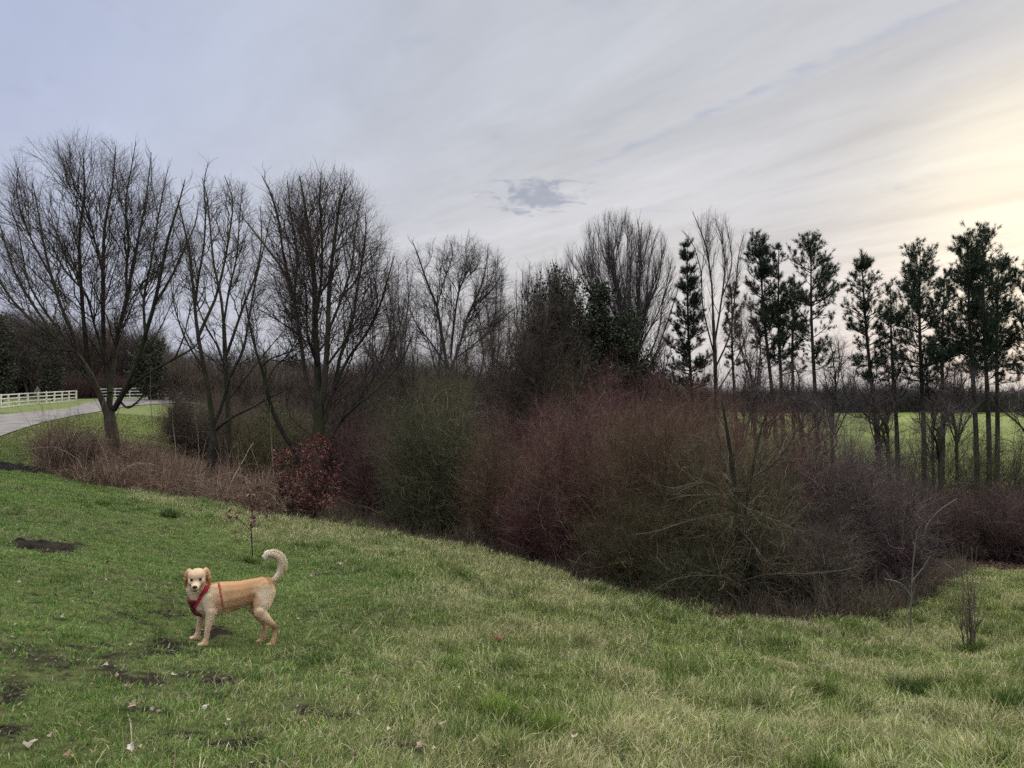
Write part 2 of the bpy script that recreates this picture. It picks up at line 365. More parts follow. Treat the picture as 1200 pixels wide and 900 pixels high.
def clip_env(s, d, L, env, rng):
    if env is None: return L
    c, rad = np.array(env[0]), np.array(env[1])
    a = (s - c) / rad; b = d / rad
    A = (b * b).sum(-1); B = 2 * (a * b).sum(-1); Cc = (a * a).sum(-1) - 1
    disc = np.maximum(B * B - 4 * A * Cc, 0); t = (-B + np.sqrt(disc)) / (2 * A)
    t = np.where(Cc > 0, 0.25 * L, t)
    return np.minimum(L, np.maximum(t, 0.05) * rng.uniform(0.8, 1.1, len(L)))
def grow(par, rng, per_m, length, rad, ang, S=5, wander=0.18, trop=0.12, t0=0.25, t1=1.0, env=None, lmin=0.05, up0=0.1, taper=0.35, jitter=0.4, most=None, outw=0.0):
    """one generation of side branches on the polylines of par = (P, R)"""
    P, Rr = par; N, SP = Rr.shape
    seg = np.linalg.norm(np.diff(P, axis=1), axis=2); L = seg.sum(1)
    cnt = rng.poisson(np.maximum(per_m * L * (t1 - t0), 0.01)); idx = np.repeat(np.arange(N), cnt)
    if most and len(idx) > most: idx = rng.choice(idx, most, replace=False)
    n = len(idx)
    t = rng.uniform(t0, t1, n); f = t * (SP - 1); i = np.minimum(f.astype(int), SP - 2); w_ = (f - i)[:, None]
    s = P[idx, i] * (1 - w_) + P[idx, i + 1] * w_; tg = unit(P[idx, i + 1] - P[idx, i]); rp = Rr[idx, i] * (1 - w_[:, 0]) + Rr[idx, i + 1] * w_[:, 0]
    rv = rng.normal(size=(n, 3)); pp = unit(rv - (rv * tg).sum(1, keepdims=True) * tg)
    a = np.radians(rng.normal(ang, ang * 0.25, n))[:, None]
    if outw and env is not None:
        ov = unit((s - np.array(env[0])) * np.array([1, 1, 0.3])); pp = unit(pp + outw * ov)
    d = unit(np.cos(a) * tg + np.sin(a) * pp + UP * up0)
    Ls = length * rng.uniform(1 - jitter, 1 + jitter, n) * (1.15 - 0.5 * t)
    Ls = np.maximum(clip_env(s, d, Ls, env, rng), lmin)
    r0 = np.minimum(rp * 0.75, rad * rng.uniform(0.7, 1.25, n)) * np.clip(Ls / length, 0.45, 1.2)
    out = np.empty((n, S, 3)); out[:, 0] = s; step = (Ls / (S - 1))[:, None]; dd = d.copy()
    for k in range(1, S):
        out[:, k] = out[:, k - 1] + dd * step
        dd = unit(dd + rng.normal(size=(n, 3)) * wander + UP * trop)
    rad_ = r0[:, None] * np.linspace(1, taper, S)[None]
    return out, rad_
def build(name, gens, mat, parent, rng, cols, k=3, moss=None):
    """gens: list of (P, R, k); cols: palette rows; one colour per branch with jitter"""
    Vs, Fs, Cs, off = [], [], [], 0
    pal = np.array(cols, float)
    for g in gens:
        P, Rr = g[0], g[1]; kk = g[2] if len(g) > 2 else k
        if len(P) == 0: continue
        v, f = tubes(P, Rr, kk); N, S = Rr.shape
        c = pal[rng.integers(0, len(pal), N)] * rng.uniform(0.55, 1.45, (N, 1)) * (np.where(rng.random((N, 1)) < .06, 1.9, 1) if kk == 3 else 1)
        if len(g) > 3: c = np.asarray(g[3])
        c = np.repeat(c, S * kk, axis=0)
        Vs.append(v); Fs.append(f + off); Cs.append(c); off += len(v)
    if not Vs: return None
    V = np.concatenate(Vs); F = np.concatenate(Fs); Cc = np.concatenate(Cs)
    if moss is not None:
        m = sstep(0.4, 0.65, fbm(V[:, 0] * 2 + V[:, 2] * 1.3, V[:, 1] * 2 + V[:, 2], 77, 3))[:, None] * 0.8
        Cc = Cc * (1 - m) + np.array(moss) * m
    return mesh_obj(name, V, F, np.full(len(F) // 4, 4), mat, parent, Cc, k > 4)
def lines(trace, base, d0, rng, S=14, dj=0.0):
    """traced limbs ((px,py),...) with radii, given their own distance; returned relative to base"""
    P, Rr = [], []
    for pts, r0, r1, dd in trace:
        n = len(pts); Q = []
        for i, (a, b) in enumerate(pts):
            d_ = d0 + dd * (i / max(n - 1, 1)) ** 1.0
            x, y, z = pt(a, b, d_); Q.append((x - base[0], y - base[1], z - base[2]))
        p, r = resamp_line(Q, np.linspace(1, 0, n) ** 0.8 * (r0 - r1) + r1, S); P.append(p); Rr.append(r)
    return np.array(P), np.array(Rr)
DARK = [(0.040, 0.034, 0.026), (0.052, 0.043, 0.032), (0.034, 0.030, 0.026)]
TWIG = [(0.050, 0.038, 0.032), (0.065, 0.046, 0.040), (0.040, 0.032, 0.030)]
MOSS = (0.050, 0.056, 0.022)
def bare_tree(label, base, trace, d0, env, seed, g2=(2.2, 1.5, .022), g3=(4.5, .8, .010), g4=(9, .38, .005), name='bare_tree', group=None, trop=0.16, wander=0.12, ang=34, twig=TWIG, bark=DARK, polyl=None, out=None, moss=MOSS, t0=0.15, cat='tree', g5=None, limbcol=None):
    rng = np.random.default_rng(seed)
    root = out or empty(name, base)
    if label: tag(root, label, cat, group)
    P, Rr = polyl if polyl else lines(trace, base, d0, rng)
    e = None if env is None else ((env[0][0] - base[0], env[0][1] - base[1], env[0][2] - base[2]), env[1])
    A = grow((P, Rr), rng, g2[0], g2[1], g2[2], ang, 7, wander, trop, t0, 1, e, up0=0.25, outw=0.6)
    B = grow(A, rng, g3[0], g3[1], g3[2], ang, 5, wander * 1.3, trop * .8, 0.12, 1, e, up0=0.12, outw=0.3)
    E = grow((P, Rr), rng, g3[0] * .9, g3[1] * .8, g3[2], ang, 5, wander * 1.3, trop * .8, .45, 1, None, up0=.2)
    B = (np.concatenate([B[0], E[0]]), np.concatenate([B[1], E[1]]))
    Cc = grow(B, rng, g4[0], g4[1], g4[2], ang + 6, 4, wander * 1.6, trop * .5, 0.1, 1, e, up0=0.05)
    build('trunk', [(P, Rr, 8) if limbcol is None else (P, Rr, 8, limbcol), (A[0], A[1], 5)], M_BARK, root, rng, bark, 8, moss)
    gens = [(B[0], B[1], 3), (Cc[0], Cc[1], 3)]
    if g5:
        D5 = grow(Cc, rng, g5[0], g5[1], g5[2], ang + 8, 3, wander * 1.6, 0.02, 0.1, 1, e); gens.append((D5[0], D5[1], 3))
    build('crown', gens, M_TWIG, root, rng, twig)
    return root
def stems(rng, n, h, spread_, r0, lean=0.0, wander=0.06, S=10, y_squash=1.0, rbase=0.1, curve=0.5, hj=0.25):
    """n stems fanning out of one base, local coordinates"""
    az = rng.uniform(0, 2 * math.pi, n); out = np.sqrt(rng.uniform(0, 1, n)) * spread_ * (0.6 + 0.8 * vnoise(az * 1.3 + h * 31, np.full(n, h * 17.0), 3)); hh = h * (0.8 + 0.36 * vnoise(az * 1.1 + h * 53, np.full(n, h * 11.0), 5)) * rng.uniform(1 - hj, 1.0, n) * np.where(rng.random(n) < .07, 1.14, 1) * (1 - 0.35 * (out / max(spread_, 1e-6)) ** 2)
    t = np.linspace(0, 1, S)[None, :]
    rad = (rbase + (out[:, None] - rbase) * (curve * t + (1 - curve) * t ** 2))
    P = np.stack([np.cos(az)[:, None] * rad + lean * t, np.sin(az)[:, None] * rad * y_squash, hh[:, None] * t + 0 * rad], -1)
    P = P + np.cumsum(rng.normal(size=P.shape) * wander * h / S, axis=1) * np.minimum(t * 3, 1)[..., None]
    Rr = r0 * rng.uniform(0.6, 1.1, (n, 1)) * (1 - 0.8 * t)
    return P, Rr
# ------------------------------------------------------------------ the trees of the edge, left to right
def envp(u0, u1, v0, v1, d, ry):
    a, b = pt((u0 + u1) / 2, (v0 + v1) / 2, d), ((u1 - u0) / 2 / FPX * d, ry, (v1 - v0) / 2 / FPX * d)
    return a, b
def base_at(u_, d, dz=0.0):
    x = (u_ - 600) / FPX * d; return (x, d, g1(x, d) - 0.05 + dz)

# 1. the wide tree by the path
b = base_at(134, 22)
TR1 = [([(135, 552), (134, 525), (130, 500), (128, 482)], 0.223, 0.162, 0),
       ([(130, 500), (120, 470), (112, 452), (104, 435), (87, 412), (66, 395), (40, 378), (14, 352), (-6, 322)], 0.101, 0.017, -1.6),
       ([(104, 435), (92, 415), (84, 388), (72, 362), (60, 325), (51, 290), (44, 250), (37, 215)], 0.066, 0.012, .6),
       ([(87, 412), (70, 388), (50, 362), (32, 330), (26, 300), (18, 262), (8, 235)], 0.039, 0.009, 1.6),
       ([(112, 452), (103, 425), (98, 380), (94, 330), (92, 275), (98, 225), (96, 182)], 0.078, 0.011, -1.2),
       ([(128, 482), (129, 455), (124, 425), (121, 395), (120, 325), (122, 262), (130, 222), (134, 172)], 0.098, 0.012, .5),
       ([(122, 330), (112, 290), (104, 255), (88, 222), (76, 186)], 0.031, 0.008, -1.0),
       ([(124, 425), (110, 380), (100, 345), (76, 318), (58, 285), (40, 262)], 0.039, 0.009, -2.2),
       ([(129, 460), (133, 430), (138, 390), (149, 350), (153, 320), (160, 285), (170, 235), (176, 178)], 0.082, 0.011, 1.4),
       ([(149, 350), (147, 320), (150, 285), (146, 240), (152, 200), (158, 165)], 0.043, 0.009, -.8),
       ([(134, 480), (142, 465), (160, 425), (170, 392), (180, 358), (191, 305), (198, 272), (208, 240), (216, 210)], 0.086, 0.010, -1.8),
       ([(170, 392), (168, 350), (176, 310), (182, 270), (190, 225), (196, 195)], 0.043, 0.009, 1.2),
       ([(142, 465), (158, 448), (180, 434), (205, 420), (226, 408), (240, 392)], 0.062, 0.010, -1.0),
       ([(205, 420), (215, 395), (222, 365), (232, 330)], 0.027, 0.007, -.6),
       ([(87, 412), (66, 410), (50, 408), (40, 400), (28, 402)], 0.027, 0.007, -1.4),
       ([(66, 395), (40, 360), (16, 318), (2, 275), (-8, 240)], .045, .010, 1.0),
       ([(60, 325), (38, 285), (24, 250), (18, 222), (20, 196)], .035, .008, -.7),
       ([(180, 358), (200, 325), (216, 290), (228, 262), (232, 236)], .045, .010, 1.0),
       ([(112, 452), (96, 438), (70, 425), (55, 430)], 0.023, 0.007, 1.0),
       ([(140, 470), (150, 478), (162, 470), (176, 455), (196, 450)], 0.039, 0.009, -1.8)]
bare_tree('widest bare tree beside the path, its many upright limbs forking low on a short trunk', b, TR1, 22, envp(-25, 232, 152, 470, 22, 3.1), 1, (4.4, 2.5, .016), (5.6, 1.05, .0100), (8.5, .46, .0064), trop=.10, wander=.17, ang=36)
# 2 and 3. two slimmer trees next to it
b = base_at(245, 20.6)
TR2 = [([(247, 590), (247, 550), (251, 515), (250, 500)], 0.136, 0.106, 0),
       ([(250, 500), (246, 470), (240, 435), (232, 395), (228, 360), (222, 300), (214, 262), (206, 228)], 0.076, 0.009, -.7),
       ([(232, 395), (242, 372), (252, 350), (262, 310), (268, 275), (272, 235), (262, 205)], 0.051, 0.009, .8),
       ([(228, 360), (232, 325), (238, 290), (240, 250), (238, 215), (243, 190)], 0.038, 0.008, .3),
       ([(251, 505), (270, 490), (295, 478), (318, 465), (340, 455)], 0.047, 0.009, -1.3),
       ([(250, 500), (262, 470), (270, 440), (285, 410), (292, 370), (300, 325), (310, 285), (318, 245)], 0.051, 0.009, 1.2),
       ([(240, 435), (224, 410), (212, 385), (202, 350), (198, 310)], 0.030, 0.007, -.5)]
bare_tree('pale mossy bare tree with a leaning low fork, just right of the widest tree', b, TR2, 20.6, envp(196, 322, 190, 480, 20.6, 1.9), 2, (4.6, 1.3, .015), (6.5, .75, .0095), (10, .36, .006), trop=.08, wander=.22, ang=42)
b = base_at(268, 23)
TR3 = [([(270, 575), (268, 520), (267, 470), (264, 420), (262, 380)], 0.102, 0.060, 0),
       ([(262, 380), (258, 345), (250, 310), (246, 270), (242, 232), (236, 208)], 0.047, 0.008, .8),
       ([(264, 420), (276, 385), (288, 350), (300, 320), (306, 280), (304, 240)], 0.047, 0.008, -.9),
       ([(266, 440), (254, 405), (240, 380), (226, 345), (216, 320)], 0.030, 0.007, -.9),
       ([(262, 380), (268, 340), (277, 300), (280, 255), (284, 215)], 0.038, 0.008, .2),
       ([(267, 470), (290, 440), (306, 420), (322, 400), (340, 380)], 0.034, 0.007, 1.0)]
bare_tree('slender straight dark bare tree between the mossy forked tree and the dense round one', b, TR3, 23, envp(205, 318, 195, 470, 23, 2.0), 3, (4.6, 1.3, .015), (6.5, .75, .0095), (10, .36, .006), trop=.08, wander=.22, ang=42)
# 4. dense round crowned tree
b = base_at(372, 20)
TR4 = [([(372, 600), (372, 560), (373, 520), (374, 480)], 0.209, 0.136, 0),
       ([(374, 480), (372, 430), (369, 380), (368, 330), (362, 280), (356, 235), (350, 205)], 0.104, 0.012, .3),
       ([(374, 490), (381, 440), (384, 390), (386, 330), (392, 280), (398, 235), (404, 215)], 0.089, 0.011, -.4),
       ([(360, 560), (350, 535), (332, 508), (318, 478), (312, 450), (306, 430), (298, 405), (290, 370), (286, 340)], 0.074, 0.011, -1.6),
       ([(306, 430), (318, 420), (340, 412), (350, 400)], 0.026, 0.007, -.5),
       ([(312, 450), (322, 430), (338, 415), (352, 385), (360, 350)], 0.026, 0.008, .8),
       ([(372, 500), (360, 450), (352, 400), (344, 350), (330, 315), (312, 290), (290, 262), (280, 250)], 0.063, 0.010, 1.4),
       ([(344, 350), (332, 300), (326, 260), (316, 225), (306, 205)], 0.037, 0.009, -.7),
       ([(352, 400), (345, 350), (348, 300), (340, 250), (336, 210)], 0.041, 0.009, .2),
       ([(378, 500), (392, 455), (398, 420), (412, 380), (420, 330), (428, 280), (428, 250)], 0.059, 0.010, .7),
       ([(392, 455), (408, 420), (430, 390), (446, 355), (456, 320), (462, 300)], 0.044, 0.009, -1.2),
       ([(385, 520), (402, 490), (425, 470), (448, 450), (472, 420), (484, 390)], 0.052, 0.010, -1.2),
       ([(402, 490), (430, 455), (450, 420), (468, 385), (474, 350)], 0.037, 0.009, 1.0),
       ([(384, 390), (400, 350), (412, 310), (416, 270), (422, 235)], 0.041, 0.009, 1.4),
       ([(369, 380), (376, 330), (377, 280), (374, 235), (376, 200)], 0.044, 0.009, -1.4),
       ([(372, 430), (360, 390), (358, 340), (345, 300)], 0.037, 0.009, -1.6),
       ([(382, 430), (404, 400), (420, 372), (440, 350)], 0.033, 0.008, 1.8)]
bare_tree('dense round-crowned bare tree with crowded steep stems and one long limb arching left', b, TR4, 20, envp(276, 484, 188, 520, 20, 2.4), 4, (6.0, 2.1, .015), (6.2, .85, .0090), (9, .38, .006), trop=.07, wander=.18, ang=44, twig=[(.055, .036, .034), (.07, .042, .042), (.04, .03, .03)])
# 5. smaller spreading tree
b = base_at(530, 27)
TR5 = [([(530, 620), (528, 540), (526, 470), (524, 430)], 0.105, 0.102, 0),
       ([(524, 430), (518, 395), (512, 360), (500, 330), (490, 300), (482, 280)], 0.062, 0.009, -.8),
       ([(512, 360), (520, 330), (530, 300), (528, 285)], 0.031, 0.008, 1.0),
       ([(526, 440), (540, 400), (548, 370), (562, 340), (570, 310), (572, 285)], 0.056, 0.009, .8),
       ([(548, 370), (560, 355), (580, 335), (590, 315)], 0.031, 0.008, -1.0),
       ([(524, 430), (504, 400), (488, 380), (474, 350)], 0.034, 0.009, .5),
       ([(528, 420), (532, 380), (538, 340), (552, 310), (555, 292)], 0.043, 0.009, -.8),
       ([(534, 420), (560, 400), (580, 380), (598, 365)], 0.034, 0.009, .3)]
bare_tree('short spreading bare tree between the dense round crown and the dark ivy-clad mass', b, TR5, 27, envp(458, 612, 266, 480, 27, 2.6), 5, (6.5, 1.7, .014), (7.5, .8, .0095), (11, .38, .0066), trop=.05, wander=.24, ang=44)
# 6. upright tree behind the dark mass
b = base_at(738, 26)
rng = np.random.default_rng(16)
def fan(base, u0, u1, vtop, vfork, d, n, r0, rng, ry=2.0, slim=0.7):
    P, Rr = [], []
    for i in range(n):
        f = (i + 0.5) / n; uu = u0 + (u1 - u0) * f; bow = 1 - (2 * f - 1) ** 2
        vt = vtop + (1 - bow) ** 1.2 * (vfork - vtop) * 0.38 + rng.uniform(0, 18); dd = d + rng.uniform(-ry, ry)
        uc = (u0 + u1) / 2; vs = vfork + rng.uniform(0, 45)
        pts = [pt(base[3] + (uc - base[3]) * .0, vs, d), pt(base[3] * (1 - .5 * slim) + uu * .5 * slim, (vs * .6 + vt * .4), d + (dd - d) * .5), pt(base[3] * .2 + uu * .8, vs * .25 + vt * .75, dd), pt(uu, vt, dd)]
        pts = [tuple(np.array(q) - np.array(base[:3]) + (rng.normal(size=3) * .17 if 0 < k_ < 3 else 0)) for k_, q in enumerate(pts)]; p, r = resamp_line(pts, np.linspace(r0 * rng.uniform(.6, 1.1), .009, 4), 14)
        P.append(p); Rr.append(r)
    zf = pt(base[3], vfork, d); p, r = resamp_line([(0, 0, 0), (0.03, 0, (zf[2] - base[2]) * .5), tuple(np.array(zf) - np.array(base[:3]))], [r0 * 1.7, r0 * 1.4, r0 * 1.15], 14)
    P.append(p); Rr.append(r); return np.array(P), np.array(Rr)
PL = fan((*b, 738), 655, 800, 250, 450, 26, 26, .045, rng, 2.2)
bare_tree('tall broom-shaped bare tree with fine pale twigs rising right of the dark evergreen spire', b, None, 26, envp(640, 806, 240, 520, 26, 2.6), 6, (3.6, 1.4, .013), (6, .8, .009), (9, .38, .006), trop=.2, wander=.09, ang=24, polyl=PL, twig=[(.085, .068, .068), (.065, .052, .055)])
b = base_at(640, 30)
PL = fan((*b, 645), 600, 700, 298, 440, 30, 16, .045, rng, 2.0)
bare_tree('hazy bare tree with thin grey twigs behind the dark ivy-clad mass', b, None, 30, envp(592, 712, 288, 520, 30, 2.4), 7, (4.0, 1.4, .013), (6.4, .8, .0095), (10, .38, .0066), trop=.16, wander=.12, ang=28, polyl=PL, twig=[(.075, .055, .055), (.06, .048, .05)])
# 7. slim bare trees among the pines
b = base_at(842, 27)
TR7 = [([(842, 620), (841, 540), (839, 470), (838, 420), (836, 375)], 0.096, 0.060, 0),
       ([(836, 375), (834, 330), (828, 290), (818, 262), (812, 248)], 0.040, 0.007, -.5),
       ([(838, 400), (846, 350), (850, 310), (846, 280), (838, 255)], 0.040, 0.007, .6),
       ([(838, 420), (824, 360), (822, 320), (812, 285), (800, 270)], 0.032, 0.007, .9),
       ([(839, 430), (856, 390), (862, 340), (866, 300), (872, 275)], 0.036, 0.007, -.8),
       ([(840, 460), (858, 430), (870, 405), (880, 370)], 0.028, 0.007, .5),
       ([(846, 350), (858, 310), (854, 275), (850, 258)], 0.024, 0.006, .3)]
bare_tree('tall slim bare tree with a pointed top rising between two pines', b, TR7, 27, envp(786, 890, 238, 480, 27, 1.8), 8, (3.2, 1.3, .012), (5.5, .75, .009), (9, .36, .006), trop=.2, wander=.09, ang=26, twig=[(.09, .07, .065), (.07, .055, .052)])
SL = [(446, 27, 306, 446, 'low tangled bare tree in the gap right of the dense round crown'), (470, 31, 292, 466, 'hazy bare tree showing through the left side of the short spreading tree'), (518, 32, 298, 520, 'hazy bare tree straight behind the short spreading tree'), (575, 30, 296, 578, 'bare tree whose crown merges with the right side of the short spreading tree'),
      (616, 27, 300, 612, 'tangled bare tree touching the left flank of the ivy-clad mass'), (600, 23, 372, 596, 'low tangled bare tree left of the ivy-clad tree'), (548, 24, 370, 545, 'low tangled bare tree above the right side of the olive shrub'), (476, 22, 388, 470, 'low tangled bare tree above the left side of the olive shrub'),
      (900, 21, 440, 896, 'short tangled bare tree at the feet of the close pair of pines'), (955, 20, 462, 958, 'short tangled bare tree above the grey fine-twigged shrub'), (1105, 19.5, 470, 1100, 'short tangled bare tree above the low red-purple shrub'),
      (1205, 20.5, 440, 1210, 'short tangled bare tree cut by the right edge'), (775, 24, 392, 772, 'low bare tree between the evergreen shoulder and the lone pine'), (872, 23, 420, 868, 'low bare tree at the foot of the slim pointed bare tree'), (925, 22, 420, 940, 'small bare tree crossing the trunks right of the close pair of pines'),
      (1128, 21.5, 430, 1120, 'small bare tree crossing the trunks of the dense group of pines'), (1010, 22, 440, 1040, 'small bare tree leaning left under the leaning pine'), (872, 25, 345, 885, 'thin crooked bare tree beside the double pine'), (985, 26, 390, 975, 'thin pale bare tree between two pines, its twigs just below their crowns'),
      (1048, 24, 400, 1030, 'thin bare tree leaning left into the gap between two broad pines'), (1100, 25, 395, 1092, 'thin bare stem close behind the broad pines with reddish buds')]
for i, (uu, d, vt, ub, lab) in enumerate(SL):
    b = base_at(ub, d)
    PL = fan((*b, ub), uu - 24, uu + 26, vt, 500, d, 6, .035, rng, 1.0)
    bare_tree(lab, b, None, d, envp(uu - 56, uu + 58, vt - 12, 600, d, 1.6), 40 + i, (4.6, 1.2, .010), (7, .65, .008), (9, .32, .0055), trop=.07, wander=.24, ang=44, polyl=PL, twig=[(.08, .06, .055), (.06, .045, .045)])
b = base_at(700, 21); PL = fan((*b, 640), 612, 690, 352, 520, 21, 12, .045, rng, 1.2)
bare_tree('tangled brown bare tree leaning against the left side of the dark ivy-clad mass', base_at(640, 21), None, 21, envp(592, 705, 318, 600, 21, 1.8), 9, (6, 1.1, .011), (8, .7, .008), (11, .34, .006), trop=.05, wander=.2, ang=42, polyl=fan((*base_at(640, 21), 640), 600, 700, 335, 520, 21, 12, .045, rng, 1.4), twig=[(.055, .040, .032), (.045, .034, .028), (.07, .05, .045)])

# ------------------------------------------------------------------ pines and evergreens
def needle_tufts(P, n_per, rng, size, wdt, blades, axis_spread=0.75, lo=0.35):
    """tufts of needles along the outer part of every polyline of P (N,S,3)"""
    N, S, _ = P.shape; n = N * n_per; idx = np.repeat(np.arange(N), n_per); f = rng.uniform(lo, 1, n) * (S - 1); i = np.minimum(f.astype(int), S - 2); w_ = (f - i)[:, None]
    c = P[idx, i] * (1 - w_) + P[idx, i + 1] * w_; tg = unit(P[idx, i + 1] - P[idx, i])
    c = np.repeat(c, blades, 0); tg = np.repeat(tg, blades, 0); m = len(c)
    d = unit(tg + rng.normal(size=(m, 3)) * axis_spread + UP * 0.25); sd = unit(np.cross(d, rng.normal(size=(m, 3))))
    L = size * rng.uniform(0.6, 1.2, (m, 1)); W = wdt * rng.uniform(0.7, 1.3, (m, 1))
    c = c + rng.normal(size=(m, 3)) * size * 0.12
    V = np.stack([c - sd * W * .5, c + sd * W * .5, c + d * L], 1).reshape(-1, 3)
    return V, np.arange(len(V)), m
def pine(label, u_, d, vtop, vcrown, vbase, halfw, seed, lean=0.0, dens=1.0, group='pines along the field edge', gaps=0.35, col_=((.020, .034, .016), (.028, .045, .020), (.015, .026, .014))):
    rng = np.random.default_rng(seed); base = base_at(u_ + lean, d); top = pt(u_, vtop, d)
    root = empty('pine_tree', base); tag(root, label, 'pine tree', group)
    H = top[2] - base[2]; tx = top[0] - base[0]
    P0, R0 = resamp_line([(0, 0, 0), (tx * .3 + .06, .05, H * .35), (tx * .65 - .05, 0, H * .7), (tx, 0, H)], [.088, .072, .045, .010], 24)
    zc = (pt(0, vcrown, d)[2] - base[2]) / H                                  # where the living crown begins
    hw = 1.62 * halfw / FPX * d; nb = int(80 * dens * (1 - zc) * H / 4.2)
    t = np.sort(rng.uniform(zc - 0.02, 0.985, nb)); t = np.where(rng.random(nb) < .75, np.round(t * 17) / 17 + rng.normal(size=nb) * .006, t); t = np.clip(t, zc - .03, .99)
    q = (t - zc) / (1 - zc); prof = np.interp(q, [0, .15, .35, .6, .85, 1], [.75, 1, .95, .8, .5, .14]) * (0.55 + 0.6 * rng.random(nb))
    lobes = 0.7 + 0.6 * vnoise(t * 6 + seed, np.full(nb, seed * 1.7), 3)
    az = rng.uniform(0, 2 * math.pi, nb); L = hw * prof * lobes
    f = t * 23; i = np.minimum(f.astype(int), 22); s = P0[i] * (1 - (f - i)[:, None]) + P0[i + 1] * (f - i)[:, None]
    d0 = np.stack([np.cos(az), np.sin(az), np.interp(q, [0, 1], [.12, .95]) + rng.normal(size=nb) * .12], -1)
    S = 6; P1 = np.empty((nb, S, 3)); P1[:, 0] = s; dd = unit(d0); 
    for k in range(1, S): P1[:, k] = P1[:, k - 1] + dd * (L / (S - 1))[:, None]; dd = unit(dd + rng.normal(size=dd.shape) * .12 + UP * .14)
    R1 = (.022 * np.linspace(1, .3, S))[None] * np.clip(L / hw, .4, 1)[:, None]
    nd = int(10 * H * .25); td = rng.uniform(max(zc - .38, .15), zc, nd); i2 = (td * 23).astype(int); az2 = rng.uniform(0, 6.28, nd)   # bare dead snags under the crown
    Pd = np.empty((nd, 4, 3)); Pd[:, 0] = P0[i2]; d2 = np.stack([np.cos(az2), np.sin(az2), rng.uniform(-.2, .3, nd)], -1)
    for k in range(1, 4): Pd[:, k] = Pd[:, k - 1] + d2 * rng.uniform(.08, .28, (nd, 1)); d2 = unit(d2 + rng.normal(size=d2.shape) * .3)
    Rd = np.tile(np.array([.011, .009, .006, .003]), (nd, 1))
    B = grow((P1, R1), rng, 9.5, hw * .36, .007, 42, 4, .2, .28, .12, 1, None, up0=.25)
    V, Fi, m = needle_tufts(B[0], 5, rng, .14, .014, 8); V2, F2, m2 = needle_tufts(P1, 5, rng, .14, .012, 8, .75, .35)
    V = np.concatenate([V, V2]); m += m2
    pal = np.array(col_); cc = np.repeat(pal[rng.integers(0, len(pal), m)] * rng.uniform(.7, 1.4, (m, 1)), 3, 0)
    mesh_obj('crown', V, np.arange(len(V)), np.full(m, 3), M_NEEDLE, root, cc)
    build('trunk', [(P0[None], R0[None], 8), (P1, R1, 4), (Pd, Rd, 3), (B[0], B[1], 3)], M_BARK, root, rng, [(.045, .036, .028), (.035, .03, .026)], 8)
    return root
PINES = [('dark pine standing alone left of the slim pointed bare tree', 806, 27, 287, 470, 0, 17, 61, 6, 1.2),
         ('left stem of the close pair of pines with the tallest tip', 889, 25, 270, 430, 0, 20, 62, 24, .9),
         ('right stem of the close pair of pines, slightly shorter', 913, 25.6, 290, 430, 0, 16, 63, 4, .8),
         ('narrow pine with a pagoda-like crown and a clear straight trunk', 951, 24.5, 280, 425, 0, 26, 64, 6, .95),
         ('pine whose thin trunk leans to the right below a narrow ragged crown', 1010, 24, 300, 445, 0, 20, 65, 22, .95),
         ('broad full-crowned pine directly left of the dense group of three', 1079, 23.5, 296, 450, 0, 31, 66, 3, 1.15),
         ('front pine of the dense group of three near the right edge', 1135, 23, 275, 440, 0, 28, 67, 10, 1.15),
         ('tallest pine of the dense group of three near the right edge', 1153, 24, 272, 440, 0, 26, 68, 6, 1.1),
         ('rear pine of the dense group of three, its twin stems nearly touching', 1172, 24.8, 300, 440, 0, 22, 69, -6, .9),
         ('pine cut by the right edge of the photo, its dark crown thinning out', 1203, 23, 312, 430, 0, 24, 70, 8, .8)]
PINES += [('slender half-bare pine in the gap right of the close pair of pines', 932, 27.5, 322, 400, 0, 13, 71, -5, .6), ('thin-crowned pine in the gap between the leaning pine and the broad one', 1044, 26.5, 334, 420, 0, 15, 72, 8, .6),
          ('small ragged pine between the broad pine and the dense group of three', 1108, 26, 322, 430, 0, 16, 73, -6, .8), ('thin ragged pine directly behind the slim pointed bare tree', 858, 28, 336, 440, 0, 11, 74, 5, .6)]
for a in PINES: pine(*a)

# ivy-clad evergreen mass in the middle
def leafy(name, label, cat, u_, d, vtop, halfw, ry, seed, pal, n=26000, size=.07, dark_stem=True, group=None, blob=7, vbase=None, drop=.0, stems_n=12):
    rng = np.random.default_rng(seed); base = base_at(u_, d); root = empty(name, base); tag(root, label, cat, group)
    H = pt(0, vtop, d)[2] - base[2]; hw = halfw / FPX * d
    P, Rr = stems(rng, stems_n, H * .95, hw * .7, .05, S=10, y_squash=ry / hw)
    A = grow((P, Rr), rng, 5, hw * .55, .012, 40, 5, .2, .1, .1, 1, None)
    build('trunk', [(P, Rr, 5), (A[0], A[1], 3)], M_BARK, root, rng, DARK)
    N, S, _ = A[0].shape; idx = rng.integers(0, N, n); f = rng.uniform(.1, 1, n) * (S - 1); i = np.minimum(f.astype(int), S - 2); w_ = (f - i)[:, None]
    c = A[0][idx, i] * (1 - w_) + A[0][idx, i + 1] * w_ + rng.normal(size=(n, 3)) * size * 1.1
    keep = c[:, 2] < H * (1.02); c = c[keep]; n = len(c)
    d1 = unit(rng.normal(size=(n, 3)) + UP * .3); d2 = unit(np.cross(d1, rng.normal(size=(n, 3)))); L = size * rng.uniform(.6, 1.3, (n, 1)); Wd = L * .33
    V = np.stack([c - d1 * L * .5, c + d2 * Wd, c + d1 * L * .5, c - d2 * Wd], 1).reshape(-1, 3)
    pal = np.array(pal); cc = np.repeat(pal[rng.integers(0, len(pal), n)] * rng.uniform(.7, 1.35, (n, 1)), 4, 0)
    mesh_obj('crown', V, np.arange(len(V)), np.full(n, 4), M_NEEDLE, root, cc)
    return root
